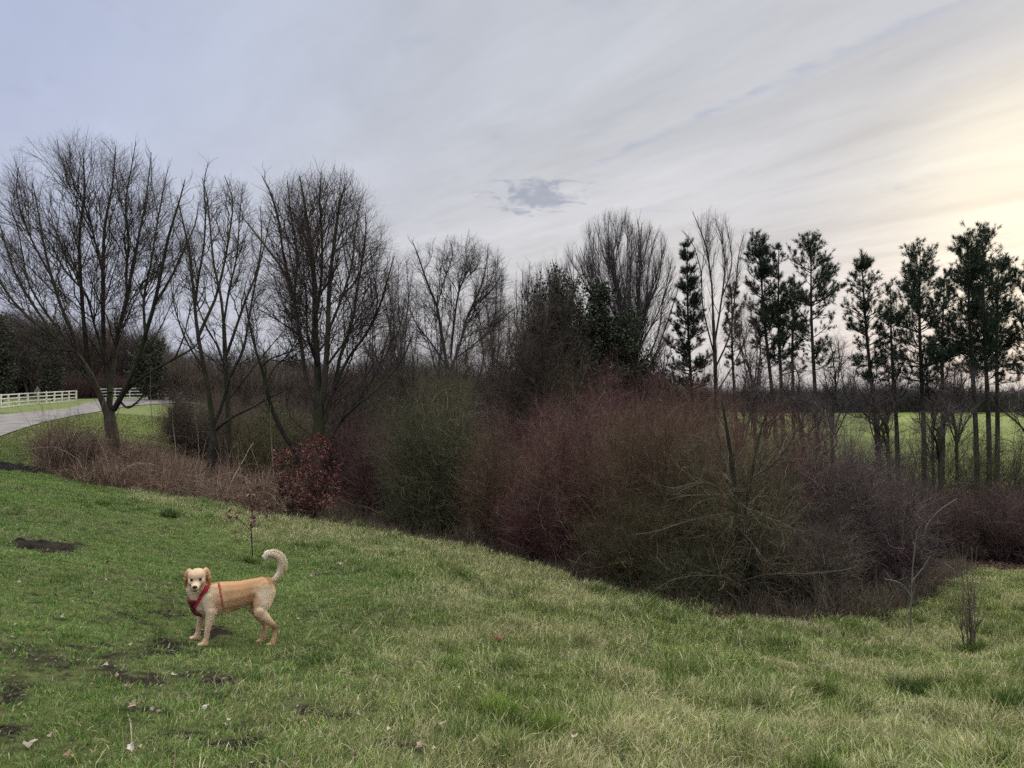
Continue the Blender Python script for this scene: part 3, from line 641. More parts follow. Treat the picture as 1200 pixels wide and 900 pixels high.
EV = [(.024, .034, .015), (.034, .044, .018), (.020, .026, .014)]
IV = [(.034, .032, .018), (.045, .038, .022), (.026, .028, .015)]
leafy('evergreen_tree', 'dark evergreen spire with a ragged pointed top, right part of the ivy-clad mass', 'evergreen tree', 699, 22.8, 284, 48, 1.0, 80, EV, 70000, .09, stems_n=24)
leafy('ivy_clad_tree', 'broad brown-green ivy-clad tree, left part of the dark mass in the middle', 'ivy-clad tree', 658, 22.3, 300, 66, 1.4, 81, IV, 90000, .085, stems_n=34)
leafy('ivy_clad_tree', 'lower ivy-clad tree tapering off the left end of the dark mass', 'ivy-clad tree', 622, 24, 352, 52, 1.2, 85, IV, 60000, .08, stems_n=26)
leafy('evergreen_tree', 'low dark evergreen shoulder sloping down to the right of the ragged spire', 'evergreen tree', 738, 23.4, 340, 66, 1.2, 82, EV, 56000, .085, stems_n=26)
leafy('evergreen_bush', 'small dark green bush in the shade right of the widest tree', 'evergreen bush', 214, 31, 458, 24, .8, 83, [(.022, .040, .014), (.035, .055, .020)], 9000, .09, blob=5)
leafy('evergreen_bush', 'yellow-green willow bush behind the dense round tree', 'willow bush', 322, 27, 462, 40, 1.4, 84, [(.075, .080, .028), (.055, .062, .024)], 9000, .06)

# ------------------------------------------------------------------ shrubs
def shrub_mesh(seed, n0, H, W, ry, pal, g2, g3, r0=.010, wander=.26, trop=-.02, moss=None, k=3, extra=None, ang=46, curve=.55, rbase=.25):
    """returns (stems, twigs) mesh objects, built round a local origin"""
    rng = np.random.default_rng(seed)
    P, Rr = stems(rng, int(n0 * 1.5), H * 1.28, W, r0, S=9, wander=.26, y_squash=ry / W, rbase=rbase, curve=curve, hj=.34)
    env = ((0, 0, H * .45), (W * 1.3, ry * 1.2, H * .78))
    A = grow((P, Rr), rng, g2[0], g2[1], g2[2], ang, 6, wander, trop, .08, 1, env, up0=.1, outw=.5)
    B = grow(A, rng, g3[0], g3[1], g3[2], ang + 8, 4, wander * 1.4, trop, .1, 1, env)
    D3 = grow(B, rng, 9, g3[1] * .5, g3[2] * .85, ang + 10, 2, 0, 0, .1, 1, env)
    return P, Rr, A, B, rng, D3
def shrub(label, cat, u_, d, vtop, halfw, ry, seed, pal, n0=46, g2=(6, .75, .0055), g3=(9, .34, .0034), name='shrub', group='bare shrubs of the thicket', leaves=None, dz=0, **kw):
    base = base_at(u_, d, dz); H = pt(0, vtop, d)[2] - base[2]; W = 1.15 * halfw / FPX * d; g2 = (g2[0] * 1.3, g2[1], g2[2] * 1.25); g3 = (g3[0] * 1.15, g3[1], g3[2] * 1.35)
    P, Rr, A, B, rng, D3 = shrub_mesh(seed, n0, H, W, ry, pal, g2, g3, **kw)
    root = empty(name, base); tag(root, label, cat, group); pal = [tuple(np.array(c) * .88) for c in pal]
    build('stems', [(P, Rr, 4)], M_BARK, root, rng, [tuple(np.array(c) * .9) for c in pal])
    q = rng.random(len(A[0])) < .08; pale = np.array([.22, .185, .135]) * rng.uniform(.6, 1.2, (int(q.sum()), 1))          # a few bleached dead twigs
    build('twigs', [(A[0][~q], A[1][~q], 3), (A[0][q], A[1][q] * 1.4, 3, pale), (B[0], B[1], 3), (D3[0], D3[1], 3)], M_TWIG, root, rng, pal)
    if leaves:
        n, size, lp = leaves
        N, S, _ = B[0].shape; idx = rng.integers(0, N, n); f = rng.uniform(.2, 1, n) * (S - 1); i = np.minimum(f.astype(int), S - 2); w_ = (f - i)[:, None]
        c = B[0][idx, i] * (1 - w_) + B[0][idx, i + 1] * w_; d1 = unit(rng.normal(size=(n, 3)) - UP * .5); d2 = unit(np.cross(d1, rng.normal(size=(n, 3)))); d3 = np.cross(d1, d2)
        L = size * rng.uniform(.6, 1.3, (n, 1)); V = np.stack([c, c + d1 * L * .5 + d2 * L * .3 + d3 * L * .12, c + d1 * L, c + d1 * L * .5 - d2 * L * .3 + d3 * L * .12], 1).reshape(-1, 3)
        lp = np.array(lp); cc = np.repeat(lp[rng.integers(0, len(lp), n)] * rng.uniform(.7, 1.4, (n, 1)), 4, 0)
        mesh_obj('leaves', V, np.arange(len(V)), np.full(n, 4), M_LEAF, root, cc)
    return root
OLIVE = [(.075, .072, .034), (.100, .090, .044), (.050, .050, .024), (.140, .125, .080)]
PURPLE = [(.100, .034, .040), (.130, .050, .054), (.064, .025, .030), (.15, .085, .08)]
RUST = [(.115, .060, .042), (.140, .075, .050), (.085, .048, .036), (.17, .11, .085)]
GREYT = [(.075, .062, .055), (.105, .088, .078), (.052, .043, .040), (.16, .14, .12)]
BROWN = [(.070, .050, .038), (.090, .062, .048), (.052, .038, .032), (.12, .09, .07)]
YEL = [(.13, .12, .045), (.10, .095, .04), (.15, .13, .07)]
# back row: closes the view under the tree crowns
shrub('low brown thicket shrub behind the two slim trees', 'shrub', 225, 28, 462, 52, 1.6, 101, BROWN, 46, (6, .9, .006), (9, .4, .0045))
shrub('greenish-grey shrub filling the gap left of the dense round tree', 'shrub', 318, 24, 478, 46, 1.4, 102, YEL, 46, (6, .9, .006), (9, .4, .0045))
shrub('brown scrub directly behind the trunks of the dense round tree', 'shrub', 400, 25, 425, 60, 1.8, 103, BROWN, 40, (5.5, .9, .007), (8, .45, .004))
shrub('grey-brown scrub rising behind the olive shrub, below the short spreading tree', 'shrub', 480, 23, 415, 60, 1.8, 104, GREYT[:3] + BROWN[:1], 44, (5.5, .9, .007), (8, .45, .004))
shrub('dark brown scrub between the olive shrub and the ivy-clad mass', 'shrub', 582, 21.5, 392, 60, 1.7, 105, BROWN, 48, (6, .9, .007), (9, .45, .004))
shrub('mossy dark scrub at the foot of the ivy-clad tree', 'shrub', 655, 19.5, 430, 55, 1.5, 106, OLIVE[:3] + BROWN[:1], 48, (6, .8, .006), (9, .4, .004))
shrub('purple-brown scrub below the dark evergreen spire', 'shrub', 740, 19, 440, 62, 1.6, 107, PURPLE[:3] + BROWN[:1], 50, (6, .8, .006), (9, .4, .004))
shrub('reddish scrub behind the thorn tree with sky showing through its top', 'shrub', 820, 19.5, 452, 60, 1.5, 108, PURPLE[:2] + RUST[:2], 44, (5.5, .8, .006), (8, .4, .004))
# middle row
shrub('deep purple shrub behind and right of the olive shrub', 'shrub', 610, 17, 478, 66, 1.4, 110, PURPLE, 56, (6.5, .75, .0052), (10, .36, .0034))
shrub('plum-red shrub crowning the middle of the thicket', 'shrub', 716, 16.3, 458, 74, 1.4, 111, PURPLE[:3] + RUST[:1], 62, (6.5, .8, .0052), (10, .36, .0034))
shrub('plum-brown shrub right behind the thorn tree', 'shrub', 800, 15.6, 470, 70, 1.3, 112, PURPLE[:2] + RUST[:2], 56, (6.5, .75, .0052), (10, .36, .0034))
shrub('dull red shrub low in the shade left of the olive shrub', 'shrub', 445, 18, 500, 54, 1.2, 113, PURPLE[:3] + BROWN[:2], 48, (6.5, .7, .005), (10, .34, .0034))
shrub('reddish shrub seen between the thorn tree and the grey thicket', 'shrub', 905, 16, 490, 60, 1.2, 114, PURPLE[:2] + RUST[:2], 48, (6.5, .7, .005), (9, .34, .0034))
# front row
shrub('olive-grey willowy shrub with pale drooping twigs, left front of the thicket', 'shrub', 513, 16.3, 450, 78, 1.5, 120, OLIVE, 74, (7, .8, .0055), (10, .4, .0036), trop=-.07, wander=.26)
shrub('brown arching bramble shrub between the olive shrub and the grass edge', 'shrub', 585, 14.8, 520, 48, .9, 121, RUST[:3] + OLIVE[:1], 46, (7, .65, .0045), (10, .32, .0032), trop=-.07)
shrub('large rust-brown domed shrub left of the centre of the thicket', 'shrub', 690, 13.7, 492, 82, 1.3, 122, RUST + PURPLE[:1], 84, (7, .75, .005), (10, .36, .0032), trop=-.03)
shrub('large domed shrub with rusty top and olive skirts left of the thorn tree', 'shrub', 778, 12.7, 485, 80, 1.2, 123, RUST[:3] + OLIVE[:2], 84, (7, .72, .005), (10, .34, .0032), trop=-.03)
shrub('low olive shrub spilling over the grass edge left of the thorn tree', 'shrub', 752, 11.9, 590, 78, .7, 124, OLIVE[:3] + RUST[:1], 56, (7, .6, .0045), (10, .3, .003), trop=-.05)
shrub('grey fine-twigged shrub right of the thorn tree', 'shrub', 962, 13.0, 508, 62, 1.1, 125, GREYT + PURPLE[:1], 66, (7, .65, .0048), (10, .32, .0032))
shrub('low tangled grey-brown shrub on the grass edge right of the thorn tree', 'shrub', 948, 11.3, 606, 66, .7, 126, BROWN + OLIVE[:1] + GREYT[:1], 54, (7, .55, .0042), (10, .28, .003), trop=-.04)
shrub('grey-purple shrub at the right end of the thicket with a pale crooked branch', 'shrub', 1030, 12.6, 556, 56, 1.0, 127, GREYT[:3] + PURPLE[:1], 54, (7, .6, .0045), (10, .3, .0032))
shrub('low red-purple shrub behind the clearing, nearer the centre', 'shrub', 1098, 18, 572, 62, 1.1, 128, [(.075, .040, .038), (.10, .055, .050), (.055, .034, .032), (.12, .09, .08)], 56, (7, .6, .005), (10, .32, .0036))
shrub('low red-purple shrub behind the clearing, cut by the right edge', 'shrub', 1175, 17.5, 578, 68, 1.1, 129, [(.075, .040, .038), (.10, .055, .050), (.055, .034, .032), (.12, .09, .08)], 58, (7, .6, .005), (10, .32, .0036))
shrub('low red-purple shrub beyond the right edge of the clearing', 'shrub', 1262, 16, 566, 60, 1.1, 130, [(.075, .040, .038), (.10, .055, .050), (.055, .034, .032), (.12, .09, .08)], 44, (7, .6, .005), (10, .32, .0036))
shrub('thin grey scrub at the feet of the pines left of the leaning pine', 'shrub', 985, 21, 478, 70, 1.2, 131, GREYT[:3], 34, (5, .8, .006), (7, .4, .004))
shrub('thin olive scrub at the feet of the broad pines', 'shrub', 1090, 21.5, 486, 74, 1.2, 132, OLIVE[:3] + GREYT[:1], 34, (5, .8, .006), (7, .4, .004))
shrub('thin olive scrub at the foot of the dense group of pines', 'shrub', 1185, 21, 484, 72, 1.2, 133, OLIVE[:3] + GREYT[:1], 34, (5, .8, .006), (7, .4, .004))
shrub('brambly brown shrub at the left end of the undergrowth by the path', 'shrub', 82, 18.7, 492, 34, .8, 134, BROWN + RUST[:1], 44, (6.5, .5, .0042), (9, .26, .003), trop=-.05)
shrub('dense olive shrub closing the thicket straight behind the thorn tree', 'shrub', 862, 12.3, 530, 64, .9, 140, OLIVE[:3] + RUST[:1], 66, (7, .65, .0048), (10, .32, .0032))
shrub('rusty shrub behind the right arm of the thorn tree', 'shrub', 915, 13.4, 505, 58, 1.0, 141, RUST[:3] + PURPLE[:1], 60, (7, .65, .0048), (10, .32, .0032))
shrub('dark low shrub between the thorn tree and the large dome, on the grass edge', 'shrub', 815, 11.3, 640, 56, .6, 142, OLIVE[:3], 50, (7, .5, .0045), (10, .28, .003))
shrub('dark red low shrub in the shade under the large rusty dome', 'shrub', 640, 13.6, 575, 56, .8, 143, PURPLE[:3] + BROWN[:1], 50, (7, .55, .0045), (10, .3, .003))
shrub('thin grey-brown shrub at the foot of the leaning pine', 'shrub', 1020, 17, 530, 60, 1.1, 144, GREYT[:3] + PURPLE[:1], 44, (6, .7, .005), (9, .34, .0036))
shrub('copper-leaved young beech bush in front of the dense round tree', 'beech bush', 357, 15.8, 524, 36, .7, 135, [(.06, .035, .03), (.045, .03, .028)], 13, (6, .42, .0045), (10, .22, .003), name='beech_bush', group=None,
      leaves=(5200, .05, [(.090, .022, .024), (.13, .036, .034), (.06, .016, .018), (.26, .13, .10)]), trop=.02)

# the thorn tree at the front of the thicket, pale limbs over a dark trunk
b = base_at(866, 10.9)
TT = [([(866, 722), (864, 690), (868, 650), (862, 600), (858, 550), (852, 505), (846, 470)], .07, .012, .3),
      ([(878, 722), (880, 690), (884, 655), (872, 610), (880, 560), (890, 510), (900, 480)], .042, .010, .5),
      ([(864, 660), (876, 632), (874, 610), (864, 602), (845, 602), (825, 606), (800, 612), (770, 622), (745, 626)], .009, .003, -.9),
      ([(874, 628), (884, 640), (895, 655), (905, 662)], .008, .003, -.8),
      ([(864, 602), (856, 592), (840, 584), (820, 588), (806, 600)], .007, .003, -.6),
      ([(872, 606), (866, 596), (862, 586), (880, 598), (900, 606), (925, 618), (950, 640)], .008, .003, -.7),
      ([(862, 600), (840, 570), (815, 565), (790, 572), (765, 566)], .008, .003, -.5),
      ([(860, 575), (845, 530), (826, 520), (800, 535)], .008, .003, .6),
      ([(866, 690), (850, 676), (820, 674), (790, 678), (768, 690)], .008, .003, -.6),
      ([(870, 680), (900, 672), (940, 672), (985, 668), (1010, 662)], .006, .003, -.8),
      ([(866, 700), (846, 690), (842, 670), (850, 655)], .012, .004, -.4),
      ([(872, 700), (890, 690), (905, 700), (915, 712)], .007, .003, -.5),
      ([(884, 655), (905, 600), (925, 575), (950, 565)], .009, .003, .5),
      ([(880, 560), (905, 545), (925, 520), (935, 500)], .012, .004, -.4)]
bare_tree('thorn tree with dark crooked trunk and pale arching lower limbs fronting the thicket', b, TT, 10.9, envp(765, 965, 462, 720, 10.9, 1.0), 90, (16, .8, .006), (14, .36, .0042), (10, .17, .003), name='thorn_tree', trop=-.04, wander=.2, ang=50, twig=OLIVE[:3] + RUST[:1], bark=[(.035, .034, .024), (.16, .15, .11), (.07, .065, .045)], moss=None, cat='thorn tree', limbcol=np.array([(.022, .022, .016)] * 2 + [(.105, .10, .070)] * 9 + [(.05, .048, .034)] * 3))
# pale crooked branches at the right end
b = base_at(1066, 9.9)
TS = [([(1066, 752), (1066, 720), (1067, 690), (1069, 660), (1074, 620)], .012, .005, 0), ([(1067, 700), (1058, 686), (1046, 680), (1036, 678)], .008, .003, -.1),
      ([(1067, 720), (1056, 728), (1050, 716)], .005, .002, 0), ([(1068, 680), (1078, 668), (1090, 650)], .005, .002, .2)]
bare_tree('single thin pale sapling at the grass edge left of the clump of stems', b, TS, 9.9, envp(1030, 1100, 600, 735, 9.9, .3), 91, (3, .25, .003), (4, .12, .002), (1, .06, .0015), name='sapling', group='young saplings', twig=GREYT, bark=[(.16, .15, .12)], moss=(.12, .12, .08), cat='sapling')
b = base_at(1085, 13.2)
TS = [([(1078, 690), (1080, 640), (1085, 616), (1100, 598), (1121, 584)], .016, .005, -.3), ([(1085, 614), (1074, 604), (1062, 590)], .016, .004, .2), ([(1048, 562), (1052, 550), (1050, 540)], .008, .004, .2), ([(1080, 640), (1060, 650), (1044, 640), (1040, 655)], .014, .005, 0)][:2] + [([(1080, 640), (1064, 650), (1046, 642)], .014, .005, 0)]
bare_tree('pale crooked forked branch stem standing behind the thin sapling', b, TS, 13.2, envp(1030, 1140, 560, 690, 13.2, .5), 92, (4, .35, .004), (6, .18, .0028), (2, .08, .002), name='sapling', group='young saplings', twig=GREYT, bark=[(.2, .18, .15)], moss=(.16, .15, .11), cat='sapling')
# clump of upright stems standing in the grass at right
def clump(label, u_, v_, n, hpx, seed):
    x, y = where(u_, v_); base = (x, y, g1(x, y) - .02); rng = np.random.default_rng(seed); root = empty('stem_clump', base); tag(root, label, 'stem clump')
    h = hpx / FPX * y; P, Rr = stems(rng, n, h, h * .17, .010, S=9, wander=.10, rbase=.04, curve=.5, hj=.45)
    A = grow((P, Rr), rng, 5, h * .3, .004, 26, 5, .1, .08, .2, 1); B = grow(A, rng, 6, h * .12, .0025, 30, 3, .1, .05)
    build('stems', [(P, Rr, 6)], M_BARK, root, rng, [(.11, .09, .065), (.15, .125, .095)], 6); build('twigs', [(A[0], A[1], 3), (B[0], B[1], 3)], M_TWIG, root, rng, [(.075, .055, .045), (.10, .07, .06)])
clump('clump of thin upright stems growing from a green tuft on the right-hand grass', 1135, 766, 15, 130, 140)
# sapling with dry leaves behind the dog
x, y = where(297, 656); b = (x, y, g1(x, y) - .02)
TS = [([(297, 657), (296, 640), (295, 620), (296, 600), (292, 580), (288, 568)], .011, .003, 0), ([(295, 622), (285, 612), (275, 606), (264, 604)], .005, .002, -.1), ([(295, 612), (304, 600), (312, 590)], .005, .002, .1),
      ([(296, 600), (284, 590), (278, 580)], .005, .002, .1), ([(295, 630), (286, 626), (276, 622)], .004, .002, -.2), ([(296, 598), (300, 585), (302, 572)], .004, .002, -.1), ([(295, 618), (306, 612), (314, 604)], .004, .002, .1)]
sap = bare_tree('small sapling with a few curled brown leaves, standing just behind the dog', b, TS, y, envp(258, 322, 560, 632, y, .35), 93, (5, .22, .0025), (5, .1, .0018), (1, .05, .0015), name='sapling', group='young saplings', twig=[(.07, .045, .035)], bark=[(.05, .036, .03)], moss=None, cat='sapling')
rng = np.random.default_rng(7); n = 190
cr = [c for c in scene.objects if c.parent == sap and c.name.startswith('crown')][0]
vv = np.empty(len(cr.data.vertices) * 3); cr.data.vertices.foreach_get('co', vv); vv = vv.reshape(-1, 3); c = vv[rng.integers(0, len(vv), n)]
d1 = unit(rng.normal(size=(n, 3)) - UP * .6); d2 = unit(np.cross(d1, rng.normal(size=(n, 3)))); d3 = np.cross(d1, d2); L = .065 * rng.uniform(.6, 1.3, (n, 1))
V = np.stack([c, c + d1 * L * .5 + d2 * L * .28 + d3 * L * .2, c + d1 * L, c + d1 * L * .5 - d2 * L * .28 + d3 * L * .2], 1).reshape(-1, 3)
lp = np.array([(.16, .08, .06), (.10, .05, .04), (.3, .2, .15)]); mesh_obj('leaves', V, np.arange(len(V)), np.full(n, 4), M_LEAF, sap, np.repeat(lp[rng.integers(0, 3, n)], 4, 0))
# pale whips standing in the undergrowth
WH = [(321, 600, 475, 15.9, 'tall pale whip of a sapling left of the copper-leaved bush'), (180, 560, 430, 19, 'tall pale whip in the brown undergrowth, first right of the widest tree'), (206, 548, 475, 19.5, 'short pale whip in the brown undergrowth between the widest and the mossy tree'),
      (233, 545, 470, 20, 'thin pale whip standing right against the mossy forked tree'), (283, 575, 520, 17.6, 'short pale whip in the brown undergrowth left of the tall whip')]
for i, (u_, vb, vt, d, lab) in enumerate(WH):
    b = base_at(u_, d); TS = [([(u_ + 1, vb + 12), (u_, (vb * 2 + vt) / 3), (u_ - 3, (vb + vt * 2) / 3), (u_ - 4, vt)], .013, .003, 0)]
    bare_tree(lab, b, TS, d, None, 150 + i, (2.2, .3, .004), (3, .14, .0025), (1, .06, .002), name='sapling', group='young saplings', twig=[(.13, .11, .085)], bark=[(.18, .16, .12)], moss=(.12, .12, .07), cat='sapling', ang=24)

# ------------------------------------------------------------------ the wood across the path, the ridge, the far side of the field
rng = np.random.default_rng(300)
proto_specs = [(1.0, BROWN), (1.1, [(.085, .06, .05), (.11, .075, .06)]), (.9, GREYT[:3])]
protos = []
for i, (sc, pal) in enumerate(proto_specs):
    r2 = np.random.default_rng(310 + i); P, Rr = stems(r2, 11, 9 * sc, 2.6, .10, S=10, wander=.09, rbase=.1, curve=.4)
    A = grow((P, Rr), r2, 2.6, 2.4, .045, 34, 6, .12, .15, .1, 1, up0=.2); B = grow(A, r2, 3.4, 1.4, .030, 36, 4, .16, .12, .1); D_ = grow(B, r2, 3.5, .8, .020, 40, 3, .16, .05)
    root = empty('bare_tree', (0, -50, 0)); tag(root, 'x', 'tree', 'bare trees of the brown wood across the path')
    build('trunk', [(P, Rr, 6), (A[0], A[1], 4)], M_BARK, root, r2, [tuple(np.array(c) * .6) for c in pal]); build('crown', [(B[0], B[1], 3), (D_[0], D_[1], 3)], M_TWIG, root, r2, pal)
    protos.append(root)
WOODL = []
k = 0
for row, (d, us) in enumerate([(93, np.arange(-140, 215, 22)), (99, np.arange(-150, 330, 26)), (106, np.arange(-120, 420, 30))]):
    for uu in us:
        uu = uu + rng.uniform(-9, 9); vt = np.interp(uu, [-200, 0, 60, 110, 150, 190, 260, 420], [345, 362, 366, 382, 372, 395, 425, 432]) + rng.uniform(-8, 12)
        pr = protos[k % 3]; base = base_at(uu, d); H = pt(0, vt, d)[2] - base[2]; s = H / (9.0 * proto_specs[k % 3][0])
        o = pr if k < 3 else copy_tree(pr)
        o.location = base; o.rotation_euler = (0, 0, rng.uniform(0, 6.28)); o.scale = (s * 1.15, s * 1.15, s)
        o['label'] = 'bare brown tree in the wood across the path' if row < 2 else 'bare tree at the back of the wood across the path'
        o['group'] = 'bare brown trees of the wood across the path' if row < 2 else 'bare trees at the back of the wood across the path'; k += 1
leafy('evergreen_tree', 'dark conifer in the brown wood seen right of the trunk of the widest tree', 'evergreen tree', 176, 76, 384, 26, 2.0, 320, [(.030, .038, .020), (.042, .050, .026), (.05, .042, .028)], 9000, .26)
leafy('evergreen_tree', 'dark conifer in the brown wood behind the left limbs of the widest tree', 'evergreen tree', 62, 80, 356, 22, 1.8, 321, [(.030, .038, .020), (.042, .050, .026), (.05, .042, .028)], 6500, .24)
leafy('evergreen_tree', 'dark green conifer cut by the left edge of the photo, behind the white fence', 'evergreen tree', 2, 76, 352, 20, 1.8, 322, [(.030, .038, .020), (.042, .050, .026), (.05, .042, .028)], 8000, .24)
leafy('evergreen_tree', 'tiny spire-shaped conifer alone on the skyline of the ridge', 'evergreen tree', 310, 140, 407, 5, 1.0, 323, [(.022, .034, .020)], 1500, .3)

def mass(name, label, spots, seed, pal, hgt, wid, per=70, tw=.05, leaf=None):
    """a far-off wood that reads as one mass"""
    r3 = np.random.default_rng(seed); Ps, Rs = [], []
    for (x, y) in spots:
        P, Rr = stems(r3, per, hgt * (.55 + .9 * float(fbm(np.array([x * .06]), np.array([y * .05 + seed]), 3, 2)[0])) * r3.uniform(.85, 1.12), wid, tw, S=6, wander=.28, rbase=.5, curve=.6); P = P + np.array([x, y, g1(x, y) - .1]); Ps.append(P); Rs.append(Rr)
    P, Rr = np.concatenate(Ps), np.concatenate(Rs); A = grow((P, Rr), r3, 12 / hgt, hgt * .28, tw * .6, 46, 4, .24, .05, .15)
    o = build(name, [(P, Rr, 3), (A[0], A[1], 3)], M_TWIG, None, r3, pal); tag(o, label, kind='stuff'); return o
sp = [((uu + rng.uniform(-6, 6) - 600) / FPX * d, d) for d in (78, 88, 100) for uu in range(190, 900, 16) if not (uu > 840)]
mass('wooded_ridge', 'brown winter woodland closing the view behind the thicket', sp, 330, [(.085, .062, .046), (.11, .078, .058), (.07, .062, .045)], 6.0, 1.6, 60, .045)
sp = [((uu + rng.uniform(-8, 8) - 600) / FPX * d, d + rng.uniform(-2, 2)) for d, u0 in ((29, 262), (35, 255), (43, 245), (55, 235)) for uu in range(u0, 840, 15)]
mass('scrub', 'brown bramble scrub filling the hollow behind the front shrubs', sp, 334, [(.085, .060, .044), (.11, .078, .056), (.065, .055, .036), (.09, .05, .045)], 2.3, .7, 60, .014)
sp = [((uu - 600) / FPX * d, d) for d in (62,) for uu in range(-150, 100, 9)]
mass('hedge', 'dark red-brown hedge standing behind the white fence', [(x, y + 26) for x, y in sp], 331, [(.075, .038, .036), (.055, .034, .03)], 3.4, 1.6, 50, .03)
far_pal = [(.050, .050, .046), (.065, .058, .050), (.040, .046, .040)]
sp = [((uu + rng.uniform(-9, 9) - 600) / FPX * d, d + rng.uniform(-2, 2)) for d in (24, 29, 35, 42) for uu in range(862, 1260, 19)]
mass('scrub', 'thin leafless scrub along the edge of the bright green field', sp, 335, [(.075, .062, .045), (.10, .085, .055), (.06, .05, .045), (.09, .06, .05)], 3.4, .8, 11, .011)
sp = [((uu - 600) / FPX * d, d) for d in (225, 240) for uu in np.arange(700, 1420, 7)]
mass('far_wood', 'dark line of trees on the far side of the bright green field', sp, 332, far_pal, 7.6, 2.6, 60, .13)
sp = [((uu - 600) / FPX * d, d) for d in (160,) for uu in np.arange(180, 620, 7)]
mass('far_wood', 'blue-grey wooded skyline seen between the trunks at left', sp, 333, far_pal, 8.5, 2.6, 50, .10)
# ------------------------------------------------------------------ white post-and-rail fences
def box(c0, c1, wy, z0, z1):
    """upright board between two plan points, returns 8 verts"""
    a, b = np.array(c0, float), np.array(c1, float); t = (b - a) / max(np.linalg.norm(b - a), 1e-6); n = np.array([-t[1], t[0]]) * wy / 2
    return [(a[0] - n[0], a[1] - n[1], z0[0]), (b[0] - n[0], b[1] - n[1], z0[1]), (b[0] + n[0], b[1] + n[1], z0[1]), (a[0] + n[0], a[1] + n[1], z0[0]),
            (a[0] - n[0], a[1] - n[1], z1[0]), (b[0] - n[0], b[1] - n[1], z1[1]), (b[0] + n[0], b[1] + n[1], z1[1]), (a[0] + n[0], a[1] + n[1], z1[0])]
BF = [(0, 3, 2, 1), (4, 5, 6, 7), (0, 1, 5, 4), (1, 2, 6, 5), (2, 3, 7, 6), (3, 0, 4, 7)]
def fence(label, posts, h):
    x0, y0 = posts[0]; root = empty('white_fence', (x0, y0, g1(x0, y0))); tag(root, label, 'fence', None); bz = root.location.z
    loc = [(x - x0, y - y0, g1(x, y) - bz) for x, y in posts]
    for (x, y, z) in loc:
        tl = math.sin(x * 37.0) * .035; hh_ = h + .04 * math.sin(x * 91.0)
        v = box((x - .055, y), (x + .055, y), .11, (z - .2, z - .2), (z + hh_, z + hh_)); v += [(x, y, z + hh_ + .05)]; v = v[:4] + [(q[0] + tl, q[1], q[2]) for q in v[4:]]
        f = BF[:1] + BF[2:] + [(4, 5, 8), (5, 6, 8), (6, 7, 8), (7, 4, 8)]
        quads('post', v, f, M_WHITE, root)
    for (a, b) in zip(loc[:-1], loc[1:]):
        for q in (.06, .36, .68, .98):
            zc = (a[2] + h * q, b[2] + h * q); v = box((a[0], a[1] - .10), (b[0], b[1] - .10), .05, (zc[0] - .048, zc[1] - .048), (zc[0] + .048, zc[1] + .048)); quads('rail', v, BF, M_WHITE, root)
pu = [-30, -18, -8, 1, 10, 22, 33, 44.5, 54.5, 63.5, 72.5, 81, 89.5]
fence('white four-rail fence along the far side of the path, nearer section ending at the bend', [((u_ - 600) / FPX * np.interp(u_, [0, 90], [60, 78]), float(np.interp(u_, [0, 90], [60, 78]))) if u_ >= 0 else ((u_ - 600) / FPX * (60 + u_ * .15), 60 + u_ * .15) for u_ in pu], 1.1)
fence('white fence section beyond the bend, seen between the stems of the widest tree', [((u_ - 600) / FPX * 86, 86) for u_ in range(118, 226, 17)], 1.15)

# ------------------------------------------------------------------ undergrowth on the brown ground
rng = np.random.default_rng(400)
def sample_zone(n, u0, u1, fn, dmax=26):
    uu = rng.uniform(u0, u1, n); e = np.interp(uu, EDGE_U, EDGE_D); b_ = np.interp(uu, BACK_U, BACK_D)
    d = fn(uu, e, b_); x = (uu - 600) / FPX * d; return x, d
def stalks(n, u0, u1, fn, h, r, pal, S=5, lean=.35, curl=0.0, gap=0):
    x, y = sample_zone(n, u0, u1, fn)
    if gap: k = fbm(x * 1.5, y * 1.5, 57, 3) + rng.normal(0, .05, len(x)) > gap; x, y = x[k], y[k]
    n = len(x); z = gfast(x, y)
    L = h * rng.uniform(.35, 1.15, n) * (0.12 + 2.5 * fbm(x * 2.0, y * 2.0, 51, 3) ** 2); az = rng.uniform(0, 6.283, n); ln = np.abs(rng.normal(0, lean, n))
    d = unit(np.stack([np.cos(az) * ln, np.sin(az) * ln, np.ones(n)], -1)); P = np.empty((n, S, 3)); P[:, 0] = np.stack([x, y, z - .03], -1)
    for k in range(1, S): P[:, k] = P[:, k - 1] + d * (L / (S - 1))[:, None]; d = unit(d + rng.normal(size=(n, 3)) * .12 + np.stack([np.cos(az), np.sin(az), -np.ones(n)], -1) * curl)
    return P, r * rng.uniform(.6, 1.3, (n, 1)) * np.linspace(1, .4, S)[None]
band = lambda uu, e, b_: e - .3 + rng.uniform(0, 1, len(uu)) ** 1.3 * np.minimum(b_ - e, 7)
S1 = stalks(12500, 42, 330, band, .72, .0045, None, 5, .55, gap=.49)
G1_ = grow(S1, rng, 5, .2, .003, 40, 3, .2, 0, .35)
S2 = stalks(3600, 44, 330, band, 1.25, .0042, None, 7, .7, .30)           # arching brambles
S4 = stalks(420, 44, 340, band, 1.5, .005, None, 8, .25, .03); S4g = grow(S4, rng, 7, .3, .003, 35, 4, .2, .02)
S2g = grow(S2, rng, 6, .14, .0025, 50, 3, .3, 0)
o = build('undergrowth', [(S1[0], S1[1], 3), (G1_[0], G1_[1], 3), (S2[0], S2[1], 3), (S2g[0], S2g[1], 3), (S4[0], S4[1], 3), (S4g[0], S4g[1], 3)], M_TWIG, None, rng, [(.15, .095, .065), (.20, .135, .09), (.095, .060, .045), (.30, .23, .15), (.12, .062, .050)])
tag(o, 'brown dead stalks and arching brambles under the trees at left', kind='stuff')
